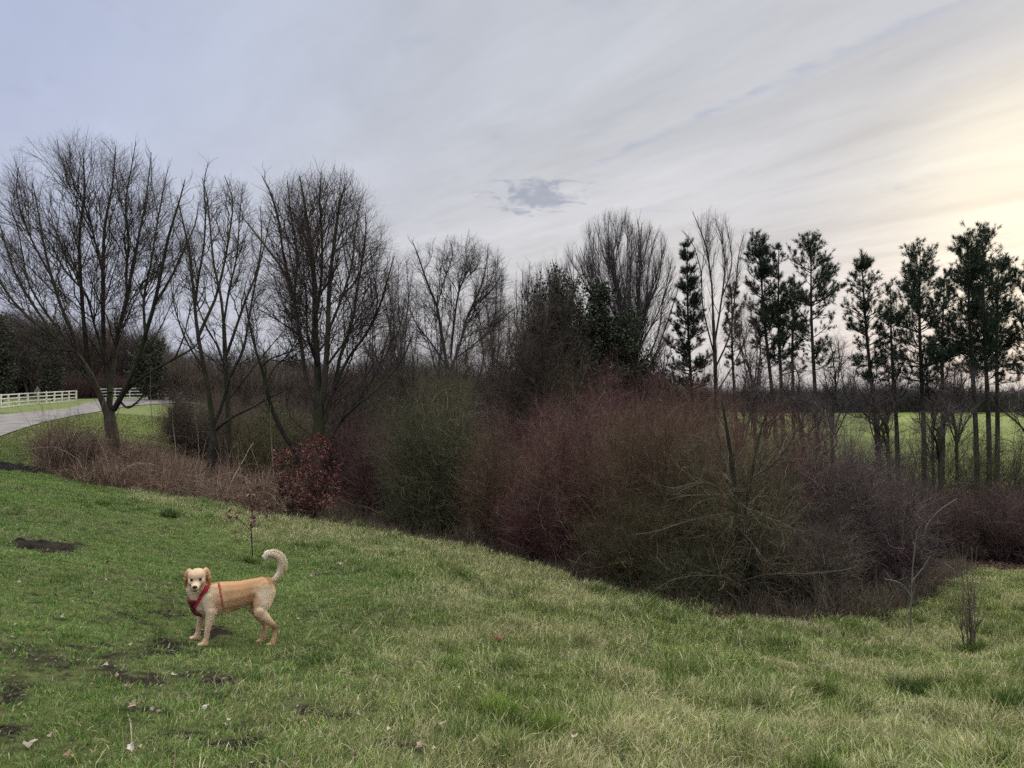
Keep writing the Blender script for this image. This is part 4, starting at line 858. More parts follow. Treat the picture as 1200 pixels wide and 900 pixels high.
skirt = lambda uu, e, b_: e - .25 + rng.uniform(0, 1, len(uu)) ** 1.6 * 3.2
S3 = stalks(9000, 300, 1130, skirt, .42, .0038, None, 5, .45, .08); G3 = grow(S3, rng, 6, .14, .0025, 45, 3, .25, 0, .2)
o = build('undergrowth', [(S3[0], S3[1], 3), (G3[0], G3[1], 3)], M_TWIG, None, rng, [(.070, .048, .036), (.10, .075, .05), (.05, .036, .028), (.09, .085, .05)])
tag(o, 'low dead stems and twigs at the foot of the thicket', kind='stuff')
# leaf litter
n = 34000; uu = rng.uniform(20, 1240, n); e = np.interp(uu, EDGE_U, EDGE_D); d = e - .5 + rng.uniform(0, 1, n) ** 1.5 * 6; x = (uu - 600) / FPX * d; keep = lawn(x, d) < .6; x, y = x[keep], d[keep]; n = len(x)
c = np.stack([x, y, gfast(x, y) + rng.uniform(.005, .05, n)], -1); d1 = unit(rng.normal(size=(n, 3)) * [1, 1, .35]); d2 = unit(np.cross(d1, rng.normal(size=(n, 3)) * .4 + UP)); L = rng.uniform(.03, .08, (n, 1)); up_ = np.cross(d1, d2)
V = np.stack([c, c + d1 * L * .5 + d2 * L * .3 + up_ * L * .15, c + d1 * L, c + d1 * L * .5 - d2 * L * .3 + up_ * L * .15], 1).reshape(-1, 3)
lp = np.array([(.09, .055, .035), (.13, .08, .05), (.06, .038, .028), (.16, .11, .075)]); o = mesh_obj('leaf_litter', V, np.arange(len(V)), np.full(n, 4), M_LEAF, None, np.repeat(lp[rng.integers(0, 4, n)] * rng.uniform(.6, 1.2, (n, 1)), 4, 0)); tag(o, 'dead leaves lying under the shrubs', kind='stuff')

n = 60000; d = rng.uniform(3, 11, n); uu = rng.uniform(-60, 860, n); x = (uu - 600) / FPX * d; k = rng.random(n) < np.maximum(mud(x, d) * .30, (uu < 520) * .012); x, y = x[k], d[k]; n = len(x)
c = np.stack([x, y, gfast(x, y) + rng.uniform(.003, .02, n)], -1); d1 = unit(rng.normal(size=(n, 3)) * [1, 1, .3]); d2 = unit(np.cross(d1, rng.normal(size=(n, 3)) * .4 + UP)); L = rng.uniform(.012, .045, (n, 1)); up_ = np.cross(d1, d2)
V = np.stack([c, c + d1 * L * .5 + d2 * L * .3 + up_ * L * .15, c + d1 * L, c + d1 * L * .5 - d2 * L * .3 + up_ * L * .15], 1).reshape(-1, 3); lp = np.array([(.05, .04, .03), (.09, .07, .05), (.035, .028, .022), (.25, .20, .14)])
o = mesh_obj('leaf_litter', V, np.arange(len(V)), np.full(n, 4), M_LEAF, None, np.repeat(lp[rng.choice(4, n, p=[.30, .28, .26, .16])], 4, 0)); tag(o, 'crumbs of soil and rotting leaves on the muddy patches', kind='stuff')

# ------------------------------------------------------------------ grass
GREEN = np.array([(.125, .195, .034), (.170, .240, .044), (.095, .155, .034), (.220, .270, .060), (.170, .200, .055)])
STRAW = np.array([(.43, .40, .19), (.54, .50, .28), (.33, .31, .15)])
def blades(cx, cy, per, rng, Lc, wid, green, straw, leanx=0.0, spread_=.05, upright=1.0, swirl=None):
    """clumps at (cx, cy); arrays per clump: Lc length, wid width, green colour, straw share"""
    nC = len(cx); idx = np.repeat(np.arange(nC), per); n = len(idx)
    az = rng.uniform(0, 6.283, n); rr_ = np.abs(rng.normal(0, 1, n)) * spread_ * (0.6 + wid[idx] * 90)
    x = cx[idx] + np.cos(az) * rr_; y = cy[idx] + np.sin(az) * rr_; z = gfast(x, y) - .004
    L = Lc[idx] * rng.uniform(.45, 1.2, n)
    cl = (rng.uniform(0, 6.283, nC) if swirl is None else swirl + rng.normal(0, .5, nC))[idx]; lean = np.abs(rng.normal(.45, .3, n)) / upright
    hx = np.cos(az) * .6 + np.cos(cl) * .7 + leanx + rng.normal(0, .35, n); hy = np.sin(az) * .6 + np.sin(cl) * .7 + rng.normal(0, .35, n)
    b0 = np.stack([x, y, z], -1); d = unit(np.stack([hx * lean, hy * lean, np.ones(n)], -1)); d2 = unit(d + np.stack([hx, hy, -np.ones(n) * .35], -1) * (.35 + .5 * rng.random((n, 1))) / upright)
    m = b0 + d * (L * .5)[:, None]; t = m + d2 * (L * .5)[:, None]
    fa = rng.uniform(0, 6.283, n); s = np.stack([np.cos(fa), np.sin(fa), np.zeros(n)], -1) * (wid[idx] * rng.uniform(.6, 1.3, n))[:, None] * .5
    V = np.stack([b0 - s, b0 + s, m + s * .8, m - s * .8, t], 1).reshape(-1, 3)
    o5 = np.arange(n)[:, None] * 5; F = np.concatenate([o5 + [0, 1, 2, 3], o5 + [3, 2, 4]], 1).ravel(); tot = np.tile([4, 3], n)
    isS = rng.random(n) < straw[idx]; g = green[idx] * rng.uniform(.75, 1.3, (n, 1)); sc = STRAW[rng.integers(0, 3, n)] * rng.uniform(.6, 1.15, (n, 1))
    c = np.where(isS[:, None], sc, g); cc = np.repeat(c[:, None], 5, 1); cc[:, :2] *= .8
    return V, F, tot, cc.reshape(-1, 3)
rng = np.random.default_rng(500)
NCL = 112000
d = 2.6 + (23 - 2.6) * rng.random(NCL) ** 1.25; uu = rng.uniform(-130, 1330, NCL); x = (uu - 600) / FPX * d; y = d
keep = rng.random(NCL) < np.clip(np.sqrt(d / 16), .35, 1)
x, y, d, uu = x[keep], y[keep], d[keep], uu[keep]
lw_, md_ = lawn(x, y), mud(x, y); keep = (rng.random(len(x)) < lw_) & (rng.random(len(x)) > md_ * .88); x, y, d, uu, md_ = x[keep], y[keep], d[keep], uu[keep], md_[keep]
ed = np.interp(uu, EDGE_U, EDGE_D) - y                                   # metres in front of the thicket
n1_, n2_, n3_ = fbm(x * 1.1, y * 1.1, 61, 4), fbm(x * 3.1, y * 3.1, 67, 3), fbm(x * .45 + 3, y * .45, 71, 3)
rough = sstep(-3.2, .8, x + .15 * (y - 6)) ; rough = np.maximum(rough, sstep(5.0, 2.0, ed) * (uu > 150) * .8)
Lc = (.032 + .026 * n2_) * (1 - rough) + (.060 + .150 * n2_ ** 1.5) * rough; Lc = Lc * (1 - .4 * md_)
tuft = sstep(.66, .76, n2_); Lc = Lc * (1 + .5 * tuft)
strawf = .10 + .16 * rough + .60 * sstep(.47, .62, n1_) * rough + .45 * sstep(4.2, 1.2, ed) * (uu > 250) * (uu < 760) * sstep(.3, .6, n3_ + .1) + .10 * sstep(.5, .7, n1_)
gi = np.clip((n3_ * 5 + rng.normal(0, .8, len(x))).astype(int), 0, 4); green = GREEN[gi] * (0.55 + 0.95 * n1_ * (.6 + .8 * n2_))[:, None]
green = green * (1 - .42 * tuft[:, None]) ; strawf = strawf * (1 - .7 * tuft)
left = sstep(.5, -3, x)[:, None]; green = green * (1 + left * np.array([-.18, .0, .0]))
wid = .0032 + .00042 * d
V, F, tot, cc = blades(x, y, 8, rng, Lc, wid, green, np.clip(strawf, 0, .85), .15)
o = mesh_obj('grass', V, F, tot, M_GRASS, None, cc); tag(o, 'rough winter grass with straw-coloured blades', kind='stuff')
# long, pale, flattened blades of last year in the rough part
n = 15000; d = 2.8 + 17 * rng.random(n) ** 1.2; uu = rng.uniform(-130, 1330, n); x = (uu - 600) / FPX * d; y = d; ed = np.interp(uu, EDGE_U, EDGE_D) - y
rough = np.maximum(sstep(-3.0, .8, x + .15 * (y - 6)), sstep(5.0, 2.0, ed) * (uu > 180)); patch = sstep(.40, .62, fbm(x * 1.4, y * 1.4, 91, 3))
keep = (rng.random(n) < rough * (.25 + .75 * patch)) & (lawn(x, y) > .5); x, y = x[keep], y[keep]; n = len(x); sw = fbm(x * .8, y * .8, 95, 3) * 14
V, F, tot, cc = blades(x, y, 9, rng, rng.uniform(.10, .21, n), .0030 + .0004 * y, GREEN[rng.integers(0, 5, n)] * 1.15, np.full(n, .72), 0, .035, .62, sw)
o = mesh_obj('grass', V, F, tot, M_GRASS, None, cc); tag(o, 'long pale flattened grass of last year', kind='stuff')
# grass on the verge towards the path
n = 26000; d = rng.uniform(19, 62, n); uu = rng.uniform(-160, 250, n); x = (uu - 600) / FPX * d; lw_ = lawn(x, d); keep = (rng.random(n) < lw_); x, y = x[keep], d[keep]
poly = np.concatenate([a_, b_[::-1]])
def inside(px, py, poly):
    r = np.zeros(len(px), bool); j = len(poly) - 1
    for i in range(len(poly)):
        (xi, yi), (xj, yj) = poly[i], poly[j]; c = ((yi > py) != (yj > py)) & (px < (xj - xi) * (py - yi) / (yj - yi + 1e-12) + xi); r ^= c; j = i
    return r
keep = ~inside(x, y, poly) & (y < 49); x, y = x[keep], y[keep]; n = len(x)
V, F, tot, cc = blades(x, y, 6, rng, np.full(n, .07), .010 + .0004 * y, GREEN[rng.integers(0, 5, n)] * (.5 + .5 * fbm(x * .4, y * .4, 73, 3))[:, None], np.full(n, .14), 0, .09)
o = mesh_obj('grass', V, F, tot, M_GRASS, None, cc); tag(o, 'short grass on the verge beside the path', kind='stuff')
TUFTS = [(200, 606, .20, .19, 'dark green grass tuft on the slope above and left of the dog', .6), (122, 592, .17, .14, 'small bright green grass tuft near the brown undergrowth', .9), (1137, 768, .24, .2, 'dark green grass tuft round the foot of the clump of stems', .7),
         (1186, 832, .26, .26, 'large grey-green grass tuft near the lower right corner', .8), (1062, 812, .22, .18, 'dark green grass tuft on the right-hand grass, left of the lower corner', .65), (1092, 806, .17, .14, 'smaller dark grass tuft close right of another on the right-hand grass', .65),
         (960, 812, .17, .14, 'dark green grass tuft in the rough grass right of centre', .65), (586, 838, .19, .17, 'bright green grass tuft in the centre foreground', 1.1), (640, 858, .17, .16, 'yellowish green grass tuft in the foreground right of the bright one', 1.0),
         (612, 697, .16, .13, 'dark green grass tuft on the straw-coloured slope', .6), (295, 660, .13, .13, 'green grass tuft round the foot of the small sapling', .7), (528, 785, .16, .14, 'pale green grass tuft in the middle of the grass', 1.1)]
for (u_, v_, rad, h, lab, br) in TUFTS:
    x, y = where(u_, v_); n = 60; a = rng.uniform(0, 6.28, n); r_ = rad * .5 * np.sqrt(rng.random(n)); cx, cy = x + np.cos(a) * r_ * 1.3, y + np.sin(a) * r_
    V, F, tot, cc = blades(cx, cy, 9, rng, np.full(n, h * .95), np.full(n, .0042 + .0004 * y), np.tile(GREEN[rng.integers(0, 5)] * br, (n, 1)), np.full(n, .10), 0, .02, 1.3)
    b = np.array([x, y, g1(x, y)]); o = mesh_obj('grass_tuft', V - b, F, tot, M_GRASS, None, cc); o.location = b; tag(o, lab, 'grass tuft', 'grass tufts')

# mud lumps of the dark churned patches
def lumps(name, label, u_, v_, a, b, n, seed, colr, hh=.035):
    r4 = np.random.default_rng(seed); x0, y0 = where(u_, v_); q = 64
    gx_, gy_ = np.meshgrid(np.linspace(-1.2, 1.2, q), np.linspace(-1.2, 1.2, q)); X, Y = x0 + gx_.ravel() * a, y0 + gy_.ravel() * b
    rr_ = np.hypot(gx_, gy_).ravel(); m = sstep(1.12, .55, rr_ + (fbm(X * 6, Y * 6, seed, 3) - .5) * .9)
    Z = ground(X, Y) - .03 + m * (.035 + hh * fbm(X * 14, Y * 14, seed + 3, 4) * 2)
    I_ = np.arange(q * q).reshape(q, q); F = np.stack([I_[:-1, :-1], I_[:-1, 1:], I_[1:, 1:], I_[1:, :-1]], -1).reshape(-1, 4)
    b_ = np.array([x0, y0, g1(x0, y0)]); o = mesh_obj(name, np.stack([X, Y, Z], -1) - b_, F.ravel(), np.full(len(F), 4), M_GROUND, None, np.tile(np.array(colr), (q * q, 1)) * (.6 + .8 * fbm(X * 20, Y * 20, 5, 3))[:, None], True); o.location = b_
    tag(o, label, 'mud patch', 'mud patches')
lumps('mud_patch', 'black muddy patch beside the undergrowth at the left edge', 8, 548, .95, .85, 0, 600, (.016, .014, .014), .05)
lumps('mud_patch', 'round dark patch of churned soil in the grass left of the dog', 58, 641, .34, .34, 0, 601, (.028, .023, .019), .035)
# the reddish stone or turf lump in the middle of the grass
x, y = where(583, 750); r5 = np.random.default_rng(9); import bmesh
bm = bmesh.new(); bmesh.ops.create_icosphere(bm, subdivisions=3, radius=.05)
for v in bm.verts:
    s_ = 1 + .35 * (float(fbm(np.array([v.co.x * 30 + 5]), np.array([v.co.y * 30 + v.co.z * 17]), 3, 3)[0]) - .5); v.co = Vector((v.co.x * 1.25 * s_, v.co.y * s_, v.co.z * .7 * s_))
me = bpy.data.meshes.new('stone'); bm.to_mesh(me); bm.free(); me.materials.append(M_STONE); o = bpy.data.objects.new('stone', me); C.objects.link(o); o.location = (x, y, g1(x, y) + .025); tag(o, 'reddish brown stone lying in the grass in the middle foreground', 'stone')

# pale fallen leaves on the grass: each one its own object
LEAFC = [(.42, .36, .28), (.34, .27, .20), (.48, .43, .36), (.28, .18, .12)]
lm = []
for k in range(6):
    r6 = np.random.default_rng(700 + k); m_ = 14; t = np.linspace(0, 2 * math.pi, m_, endpoint=False); rad = (1 + .22 * np.cos(5 * t) + .1 * r6.normal(size=m_)) * (.6 + .4 * np.abs(np.cos(t / 2)))
    rim = np.stack([np.cos(t) * rad * .034, np.sin(t) * rad * .022, .010 * np.cos(2 * t + k) + .006 * r6.normal(size=m_)], -1); V = np.vstack([[0, 0, -.002], rim * .5 + [0, 0, .001], rim])
    F = [(0, 1 + i, 1 + (i + 1) % m_) for i in range(m_)] + [(1 + i, 1 + m_ + i, 1 + m_ + (i + 1) % m_, 1 + (i + 1) % m_) for i in range(m_)]
    o = quads('fallen_leaf', V, F, M_LEAF, None, np.tile(np.array(LEAFC[k % 4]), (len(V), 1))); lm.append(o)
LV = [(35,878,1.1),(60,868,.6),(155,882,.9),(83,894,1.0),(125,786,.8),(155,834,1.0),(165,880,.5),(285,744,.6),(243,836,.8),(236,824,.6),(268,852,.7),(20,738,.5),(74,728,.6),(24,687,.6),(125,684,.5),(136,683,.5),(86,708,.4),(96,740,.5),(154,760,.6),(118,733,.5),
      (552,782,.7),(487,777,.6),(536,810,1.0),(420,844,.8),(518,855,1.0),(493,880,.9),(458,862,.7),(668,862,.8),(672,868,1.0),(673,892,1.2),(583,882,1.0),(360,852,.6),(508,886,.6),(330,692,.5),(367,654,.6),(365,677,.7),(398,663,.8),(156,575,.6),(166,584,.5),(204,562,.5),
      (1136,717,.7),(1115,748,.5),(900,860,.8),(760,860,.7),(1010,780,.5),(700,770,.5),(640,738,.5),(574,739,.5),(600,740,.5),(290,786,.6),(350,728,.5),(6,840,.6),(0,790,.5),(180,840,.6),(320,800,.6),(395,812,.5),(205,796,.7),(112,808,.6),(850,790,.5),(778,812,.5)]
for i, (u_, v_, s_) in enumerate(LV):
    o = lm[i] if i < 6 else lm[i % 6].copy()
    if i >= 6: C.objects.link(o)
    x, y = where(u_, v_); x += 0; dd_ = y / 7; o.location = (x, y, g1(x, y) + .03 + rng.uniform(0, .02)); o.rotation_euler = (rng.uniform(-.5, .7), rng.uniform(-.5, .5), rng.uniform(0, 6.28)); sc = 1.15 * s_ * np.clip(dd_, .8, 1.8); o.scale = (sc,) * 3
    tag(o, 'small pale dead leaf lying curled on the grass', 'leaf', 'pale dead leaves scattered over the grass')
# ------------------------------------------------------------------ the dog
def make_dog():
    TH = R(27); cx, cy = (271 - 600) / FPX * 6.32, 6.32
    fwd = np.array([-math.cos(TH), -math.sin(TH)]); lef = np.array([math.sin(TH), -math.cos(TH)])
    zb = g1(cx, cy)
    def to_local(wx, wy): q = np.array([wx - cx, wy - cy]); return q @ fwd, q @ lef
    def gz_(x, y): w_ = np.array([cx, cy]) + x * fwd + y * lef; return g1(*w_) - zb + .004
    root = empty('dog', (cx, cy, zb)); root.rotation_euler = (0, 0, math.atan2(fwd[1], fwd[0]))
    tag(root, 'cream and golden long-tailed dog in a red harness standing on the grass', 'dog')
    balls = []                                            # (centre, radii 3)
    def ell(c, r, rot=None):
        if rot is not None: r = np.array(r) * 1.2
        balls.append((np.array(c, float), np.array(r, float), rot))
    def chain(pts, rr, n=10):
        pts = np.array(pts, float); rr = np.array(rr, float)
        if rr.ndim == 1: rr = np.stack([rr] * 3, -1)
        for a, b, ra, rb in zip(pts[:-1], pts[1:], rr[:-1], rr[1:]):
            m = max(2, int(np.linalg.norm(b - a) / (min(ra.min(), rb.min()) * (.18 if len(pts) == 7 else .35))))
            for t in np.linspace(0, 1, m): ell(a * (1 - t) + b * t, ra * (1 - t) + rb * t)
    # trunk of the body
    chain([(.255, 0, .405), (.19, 0, .402), (.08, 0, .403), (-.06, 0, .412), (-.17, 0, .430), (-.265, 0, .435), (-.310, 0, .43)],
          [(.055, .072, .115), (.07, .094, .138), (.07, .100, .140), (.07, .090, .120), (.07, .082, .108), (.07, .086, .110), (.045, .068, .086)])
    # head frame: turned to the camera
    HC = np.array([.270, .060, .605]); hy = R(80); HS = 1.2             # yaw from body forward towards its left = the camera
    hf = np.array([math.cos(hy), math.sin(hy), -.10]); hf /= np.linalg.norm(hf); hr = np.array([math.sin(hy), -math.cos(hy), 0]); hu = np.cross(hr, hf)
    def H(f, r, u_): return HC + (hf * f * .9 + hr * r + hu * u_) * HS
    chain([(.20, 0, .45), (.24, .015, .52), tuple(HC - hf * .04 - hu * .02)], [(.09, .088, .095), (.080, .080, .08), (.068, .066, .066)])
    chain([(.27, .005, .44), (.30, .015, .52)], [(.06, .07, .07), (.058, .062, .06)])
    rotM = np.stack([hf, hr, hu], -1)
    ell(H(-.01, 0, .012), (.078, .064, .056), rotM); ell(H(.02, 0, .028), (.052, .054, .040), rotM)
    ell(H(.035, .028, -.008), (.035, .030, .032), rotM); ell(H(.035, -.028, -.008), (.035, .030, .032), rotM)
    for t in np.linspace(0, 1, 8): ell(H(.045 + .072 * t, 0, -.018 - .010 * t), (.03, .034 - .008 * t, .028 - .005 * t), rotM)
    for t in np.linspace(0, 1, 6): ell(H(.03 + .065 * t, 0, -.046 - .006 * t), (.025, .024 - .006 * t, .014 - .003 * t), rotM)   # lower jaw, slightly open
    for s in (-1, 1):                                     # hanging ears, raised at the root
        for t in np.linspace(0, 1, 9):
            ell(H(-.022 - .012 * t + .01 * math.sin(3 * t), s * (.052 + .026 * min(t * 2.2, 1) - .004 * t), .050 + .016 * math.sin(math.pi * min(t * 2, 1)) - .100 * t), (.024 + .006 * math.sin(math.pi * t), .014, .018), rotM)
    # front legs
    for s, ox in ((1, -.005), (-1, .045)):
        fx, fy = .205 + ox, .085 * s
        g_ = gz_(fx + .02, fy)
        chain([(.185, .060 * s, .41), (.165, .075 * s, .315)], [(.066, .042, .075), (.046, .036, .05)])
        chain([(.165, .076 * s, .32), (.180 + ox, .082 * s, .225 + g_ * .4), (.198 + ox, .085 * s, .135 + g_ * .7), (fx, fy, .06 + g_), (fx + .012, fy, .028 + g_)], [.044, .032, .024, .022, .026])
        chain([(fx + .005, fy, .020 + g_), (fx + .045, fy + .004 * s, .017 + g_)], [(.026, .026, .020), (.026, .027, .015)])
        for k in (-1.5, -.5, .5, 1.5): ell((fx + .058 - abs(k) * .005, fy + k * .0125, .014 + g_), (.017, .0075, .012))
    # hind legs: stifle forward against the belly, hock back
    for s, ox in ((1, -.008), (-1, .055)):
        g_ = gz_(-.33 + ox, .08 * s)
        chain([(-.275, .048 * s, .425), (-.245, .070 * s, .335)], [(.088, .052, .10), (.075, .045, .075)])
        chain([(-.245, .070 * s, .335), (-.225 + ox * .4, .078 * s, .265)], [(.075, .043, .070), (.050, .036, .045)])
        chain([(-.225 + ox * .4, .078 * s, .268), (-.30 + ox * .8, .078 * s, .19 + g_ * .4), (-.352 + ox, .076 * s, .145 + g_ * .7)], [.052, .032, .0225])
        chain([(-.352 + ox, .076 * s, .145 + g_ * .7), (-.345 + ox, .078 * s, .08 + g_), (-.332 + ox, .080 * s, .032 + g_)], [.0225, .020, .024])
        chain([(-.332 + ox, .080 * s, .020 + g_), (-.300 + ox, .080 * s, .017 + g_)], [(.024, .023, .019), (.025, .025, .014)])
        for k in (-1.5, -.5, .5, 1.5): ell((-.283 + ox - abs(k) * .005, .080 * s + k * .0115, .013 + g_), (.016, .007, .011))
    # tail, up and curled forward
    TP = [(-.325, 0, .485), (-.365, 0, .510), (-.403, 0, .555), (-.422, 0, .620), (-.410, 0, .685), (-.365, 0, .730), (-.305, 0, .742), (-.262, 0, .722)]
    tp, tr = resamp_line(TP, [.028, .025, .027, .030, .030, .026, .019, .009], 46)
    for c_, r_ in zip(tp, tr): ell(c_, (r_,) * 3)
    bm = bmesh.new(); bmesh.ops.create_icosphere(bm, subdivisions=2, radius=1.0); sv = np.array([v.co[:] for v in bm.verts]); sf = np.array([[v.index for v in f.verts] for f in bm.faces]); bm.free()
    Vs, Fs = [], []
    for i, (c_, r_, M) in enumerate(balls):
        v = sv * r_; v = v @ M.T if M is not None else v; Vs.append(v + c_); Fs.append(sf + i * len(sv))
    V = np.concatenate(Vs); F = np.concatenate(Fs)
    tmp = mesh_obj('body', V, F.ravel(), np.full(len(F), 3), M_FUR)
    m = tmp.modifiers.new('r', 'REMESH'); m.mode = 'VOXEL'; m.voxel_size = .006; sm = tmp.modifiers.new('s', 'SMOOTH'); sm.iterations = 5; sm.factor = .5
    dg = bpy.context.evaluated_depsgraph_get(); ev = tmp.evaluated_get(dg); me = bpy.data.meshes.new_from_object(ev)
    bpy.data.objects.remove(tmp)
    nv = len(me.vertices); co = np.empty(nv * 3, np.float32); me.vertices.foreach_get('co', co); co = co.reshape(-1, 3).astype(float)
    no = np.empty(nv * 3, np.float32); me.vertices.foreach_get('normal', no); no = no.reshape(-1, 3).astype(float)
    def hloc(p): q = p - HC; return q @ hf / HS / .9, q @ hr / HS, q @ hu / HS
    gold, tan, cream, dk = np.array([.63, .385, .20]), np.array([.52, .285, .135]), np.array([.84, .69, .50]), np.array([.09, .05, .035])
    def colour(p):
        n_ = len(p); x, y, z = p.T; c = np.tile(gold, (n_, 1))
        nz = (fbm(x * 13 + y * 5, z * 22 + y * 9, 5, 3) - .5) * 1.9
        def lay(mk, cl):
            nonlocal c; mk = np.clip(mk, 0, 1)[:, None]; c = c * (1 - mk) + cl * mk
        lay(sstep(.40, .50, z + nz * .12) * sstep(.22, .12, x) * .55, tan)                                  # darker saddle
        lay(sstep(.10, .03, np.hypot(x + .17, (z - .42) * .8) + nz * .04) * .8, tan)                        # flank patch
        lay(sstep(.36, .28, z + nz * .1) * .6, cream)                                                         # belly and legs
        lay(sstep(.04, .25, x + nz * .1) * sstep(.62, .50, z) * .85, cream)                                   # chest and neck
        lay(sstep(-.15, -.29, x + nz * .12 - (z - .36) * .25) * sstep(.53, .42, z) * sstep(.15, .27, z) * .9, cream * 1.05)   # breeches
        lay(sstep(-.31, -.37, x) * sstep(.48, .52, z) * 1.0, np.array([.86, .75, .58])); lay(((x < -.25) & (z > .60)) * 1.0, np.array([.88, .79, .64]))   # tail plume
        lay(sstep(.24, .14, z) * (x < 0) * .6, tan); lay(sstep(.30, .15, z) * (x > 0) * .5, gold)
        lay(sstep(.17, .13, z) * sstep(.05, .11, z) * sstep(-.31, -.35, x) * .6, dk)                          # dark hock
        f, r, u_ = hloc(p); head = (f > -.09) & (np.hypot(np.hypot(f, r * 1.0), u_) < .155) & (z > .53)
        hm = head * 1.0
        lay(hm, cream * .45 + gold * .55); lay(hm * sstep(.052, .066, np.abs(r)) * sstep(.09, .02, f), gold * .85)           # ears
        lay(hm * sstep(.052, .066, np.abs(r)) * sstep(.02, -.03, u_), tan)
        lay(hm * sstep(.050, .085, f) * .5, cream)
        lay(hm * sstep(.008, .003, np.abs(u_ + .041 + .004 * (f > .1))) * sstep(.055, .07, f), dk * .6)                        # mouth line
        return c
    cc = colour(co); a = me.color_attributes.new('Col', 'FLOAT_COLOR', 'POINT'); c4 = np.ones((nv, 4), np.float32); c4[:, :3] = cc; a.data.foreach_set('color', c4.ravel())
    me.polygons.foreach_set('use_smooth', np.ones(len(me.polygons), bool)); me.materials.clear(); me.materials.append(M_FUR)
    body = bpy.data.objects.new('body', me); C.objects.link(body); body.parent = root
    # fur strands
    r8 = np.random.default_rng(88); me.calc_loop_triangles(); nt = len(me.loop_triangles); tri = np.empty(nt * 3, np.int32); me.loop_triangles.foreach_get('vertices', tri); tri = tri.reshape(-1, 3)
    A_, B_, C_ = co[tri[:, 0]], co[tri[:, 1]], co[tri[:, 2]]; ar = np.linalg.norm(np.cross(B_ - A_, C_ - A_), axis=1); cen = (A_ + B_ + C_) / 3
    def furlen(p):
        x, y, z = p.T; L = np.full(len(p), .012); f, r, u_ = hloc(p)
        L = np.where((x < -.22) & (z > .20) & (z < .44), .015, L); L = np.where((x > .18) & (z < .56) & (z > .30), .013, L)
        L = np.where((z < .33) & (z > .24) & (x > -.2) & (x < .18), .014, L)
        L = np.where((x < -.25) & (z > .50), .020, L); tail_under = (x < -.25) & (z > .56) & (np.abs(y) < .012); L = np.where(tail_under, .034, L); L = np.where(z < .17, .008, L)
        hd = np.hypot(np.hypot(f, r), u_); L = np.where((hd < .16) & (z > .53), .0065, L); L = np.where((hd < .16) & (np.abs(r) > .055) & (f < .05) & (z > .53), .014, L)
        return L
    n = 90000; wgt = ar * (furlen(cen) + .006); k = r8.choice(nt, n, p=wgt / wgt.sum()); b1, b2 = r8.random(n), r8.random(n); fl = b1 + b2 > 1; b1[fl], b2[fl] = 1 - b1[fl], 1 - b2[fl]
    p = A_[k] + (B_[k] - A_[k]) * b1[:, None] + (C_[k] - A_[k]) * b2[:, None]; nn = unit(np.cross(B_[k] - A_[k], C_[k] - A_[k])); L = furlen(p) * r8.uniform(.6, 1.25, n)
    x, y, z = p.T; flow = np.tile(np.array([-.75, 0, -.65]), (n, 1)); leg = z < .30; flow[leg] = (-.25, 0, -.95); tl = (x < -.30) & (z > .50)
    if tl.any():
        j = np.argmin(((p[tl][:, None] - tp[None]) ** 2).sum(-1), 1); tt = unit(np.gradient(tp, axis=0))[j]; outw_ = unit(p[tl] - tp[j]); flow[tl] = tt * 1.0 + outw_ * .30 + np.array([-.30, 0, -.20])
    f, r, u_ = hloc(p); hd = (np.hypot(np.hypot(f, r), u_) < .16) & (z > .53); flow[hd] = -hf * .8 - hu * .5
    d_ = unit(unit(flow) + nn * np.where(L < .018, .08, .16)[:, None] + r8.normal(size=(n, 3)) * .12); s = unit(np.cross(d_, nn + r8.normal(size=(n, 3)) * .1)) * (.0011 + .0006 * r8.random((n, 1))); mid = p + d_ * (L * .55)[:, None]; tip = mid + unit(d_ + np.array([0, 0, -.35])) * (L * .45)[:, None]
    V = np.stack([p - s, p + s, mid + s * .7, mid - s * .7, tip], 1).reshape(-1, 3); o5 = np.arange(n)[:, None] * 5; F = np.concatenate([o5 + [0, 1, 2, 3], o5 + [3, 2, 4]], 1).ravel()
    fc = np.repeat(colour(p) * r8.uniform(.9, 1.1, (n, 1)), 5, 0)
    mesh_obj('fur', V, F, np.tile([4, 3], n), M_FUR, root, fc)
    # harness: bands lifted off the body surface
    def shell(name, mask_fn, mat, lift=.012, thick=.008):
        x, y, z = co.T; mk = mask_fn(x, y, z, no)
        fv = np.empty(len(me.loops), np.int32); me.loops.foreach_get('vertex_index', fv); lt = np.empty(len(me.polygons), np.int32); me.polygons.foreach_get('loop_total', lt)
        q4 = lt == 4; st_ = np.concatenate([[0], np.cumsum(lt)[:-1]]); qf = fv[st_[q4][:, None] + np.arange(4)]
        sel = qf[mk[qf].all(1)]
        if len(sel) == 0: return
        used, inv = np.unique(sel, return_inverse=True); sel2 = inv.reshape(sel.shape); V0 = co[used] + no[used] * lift * .2; V1 = co[used] + no[used] * (lift + thick); m_ = len(used)
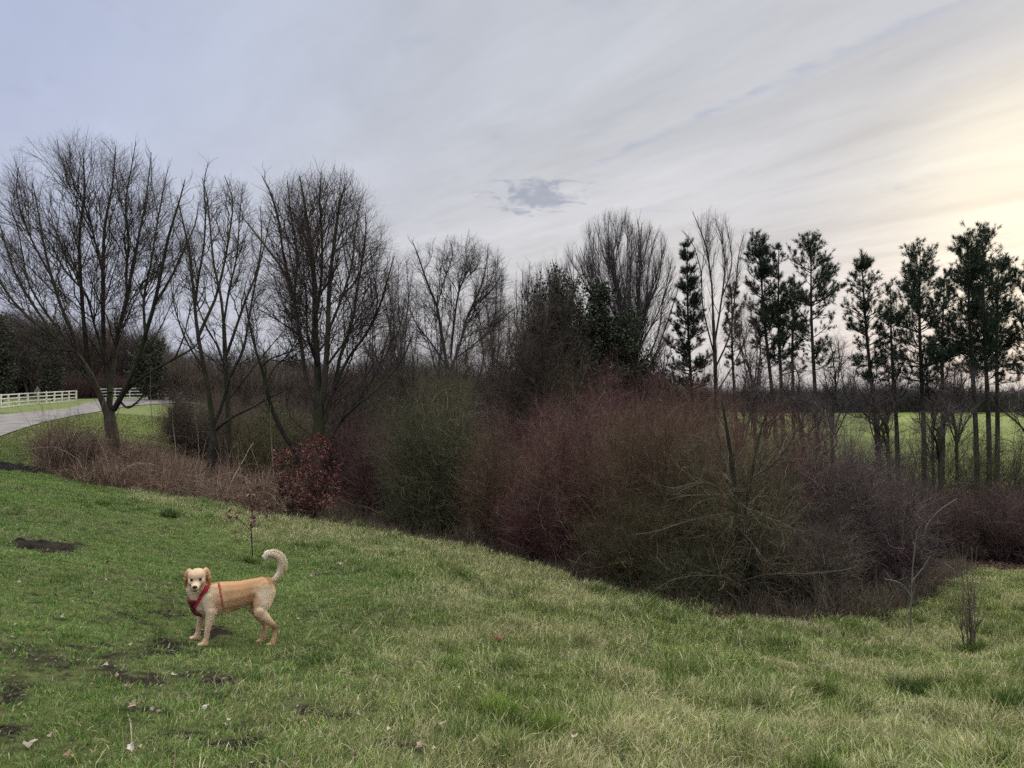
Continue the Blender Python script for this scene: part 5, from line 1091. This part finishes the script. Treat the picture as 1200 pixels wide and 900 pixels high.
        e = np.concatenate([sel2[:, [0, 1]], sel2[:, [1, 2]], sel2[:, [2, 3]], sel2[:, [3, 0]]]); ky = np.sort(e, 1); _, ii, ct = np.unique(ky[:, 0] * 1000003 + ky[:, 1], return_index=True, return_counts=True); bd = e[ii[ct == 1]]
        side = np.stack([bd[:, 0], bd[:, 1], bd[:, 1] + m_, bd[:, 0] + m_], 1); F = np.concatenate([sel2 + m_, side]); return mesh_obj(name, np.concatenate([V0, V1]), F.ravel(), np.full(len(F), 4), mat, harness, None, True)
    harness = empty('harness', (0, 0, 0)); harness.parent = root
    # neck loop of the harness: a slanted ring round the base of the neck
    pn = unit(np.array([.88, 0, .48])); pc = np.array([.235, 0, .47])
    shell('strap', lambda x, y, z, n_: (np.abs((np.stack([x, y, z], -1) - pc) @ pn) < .017) & (z > .36) & (z < .545), M_RED)
    shell('chest_plate', lambda x, y, z, n_: (x > .22) & (np.abs(y) < .028 + (z - .28) * .30) & (z > .28) & (z < .43) & (n_[:, 0] > .15), M_DARKRED)
    shell('girth_strap', lambda x, y, z, n_: (np.abs(x - .085 - (z - .45) * .15) < .011) & (z > .24) & (np.abs(y) < .12), M_DARKRED2, -.004, .006)
    def blob(name, c_, r_, mat, M=None, sub=3):
        bm = bmesh.new(); bmesh.ops.create_icosphere(bm, subdivisions=sub, radius=1.0); v = np.array([q.co[:] for q in bm.verts]) * r_; f = [[q.index for q in g.verts] for g in bm.faces]; bm.free()
        v = (v @ M.T if M is not None else v) + c_; return quads(name, v, f, mat, root, None, True)
    blob('nose', H(.150, 0, -.014), (.011, .0200, .0150), M_NOSE, rotM)
    for s in (-1, 1): blob('eye', H(.069, s * .0285, .014), (.0105, .0120, .0105), M_EYE, rotM)
    blob('mouth', H(.128, 0, -.044), (.016, .018, .0085), M_MOUTH, rotM)
    return root
import bmesh
M_DARKRED2 = plain_mat('faded_red_strap', (0.34, 0.07, 0.05), (0.26, 0.05, 0.04), 25, 0.8, 0.2)
make_dog()
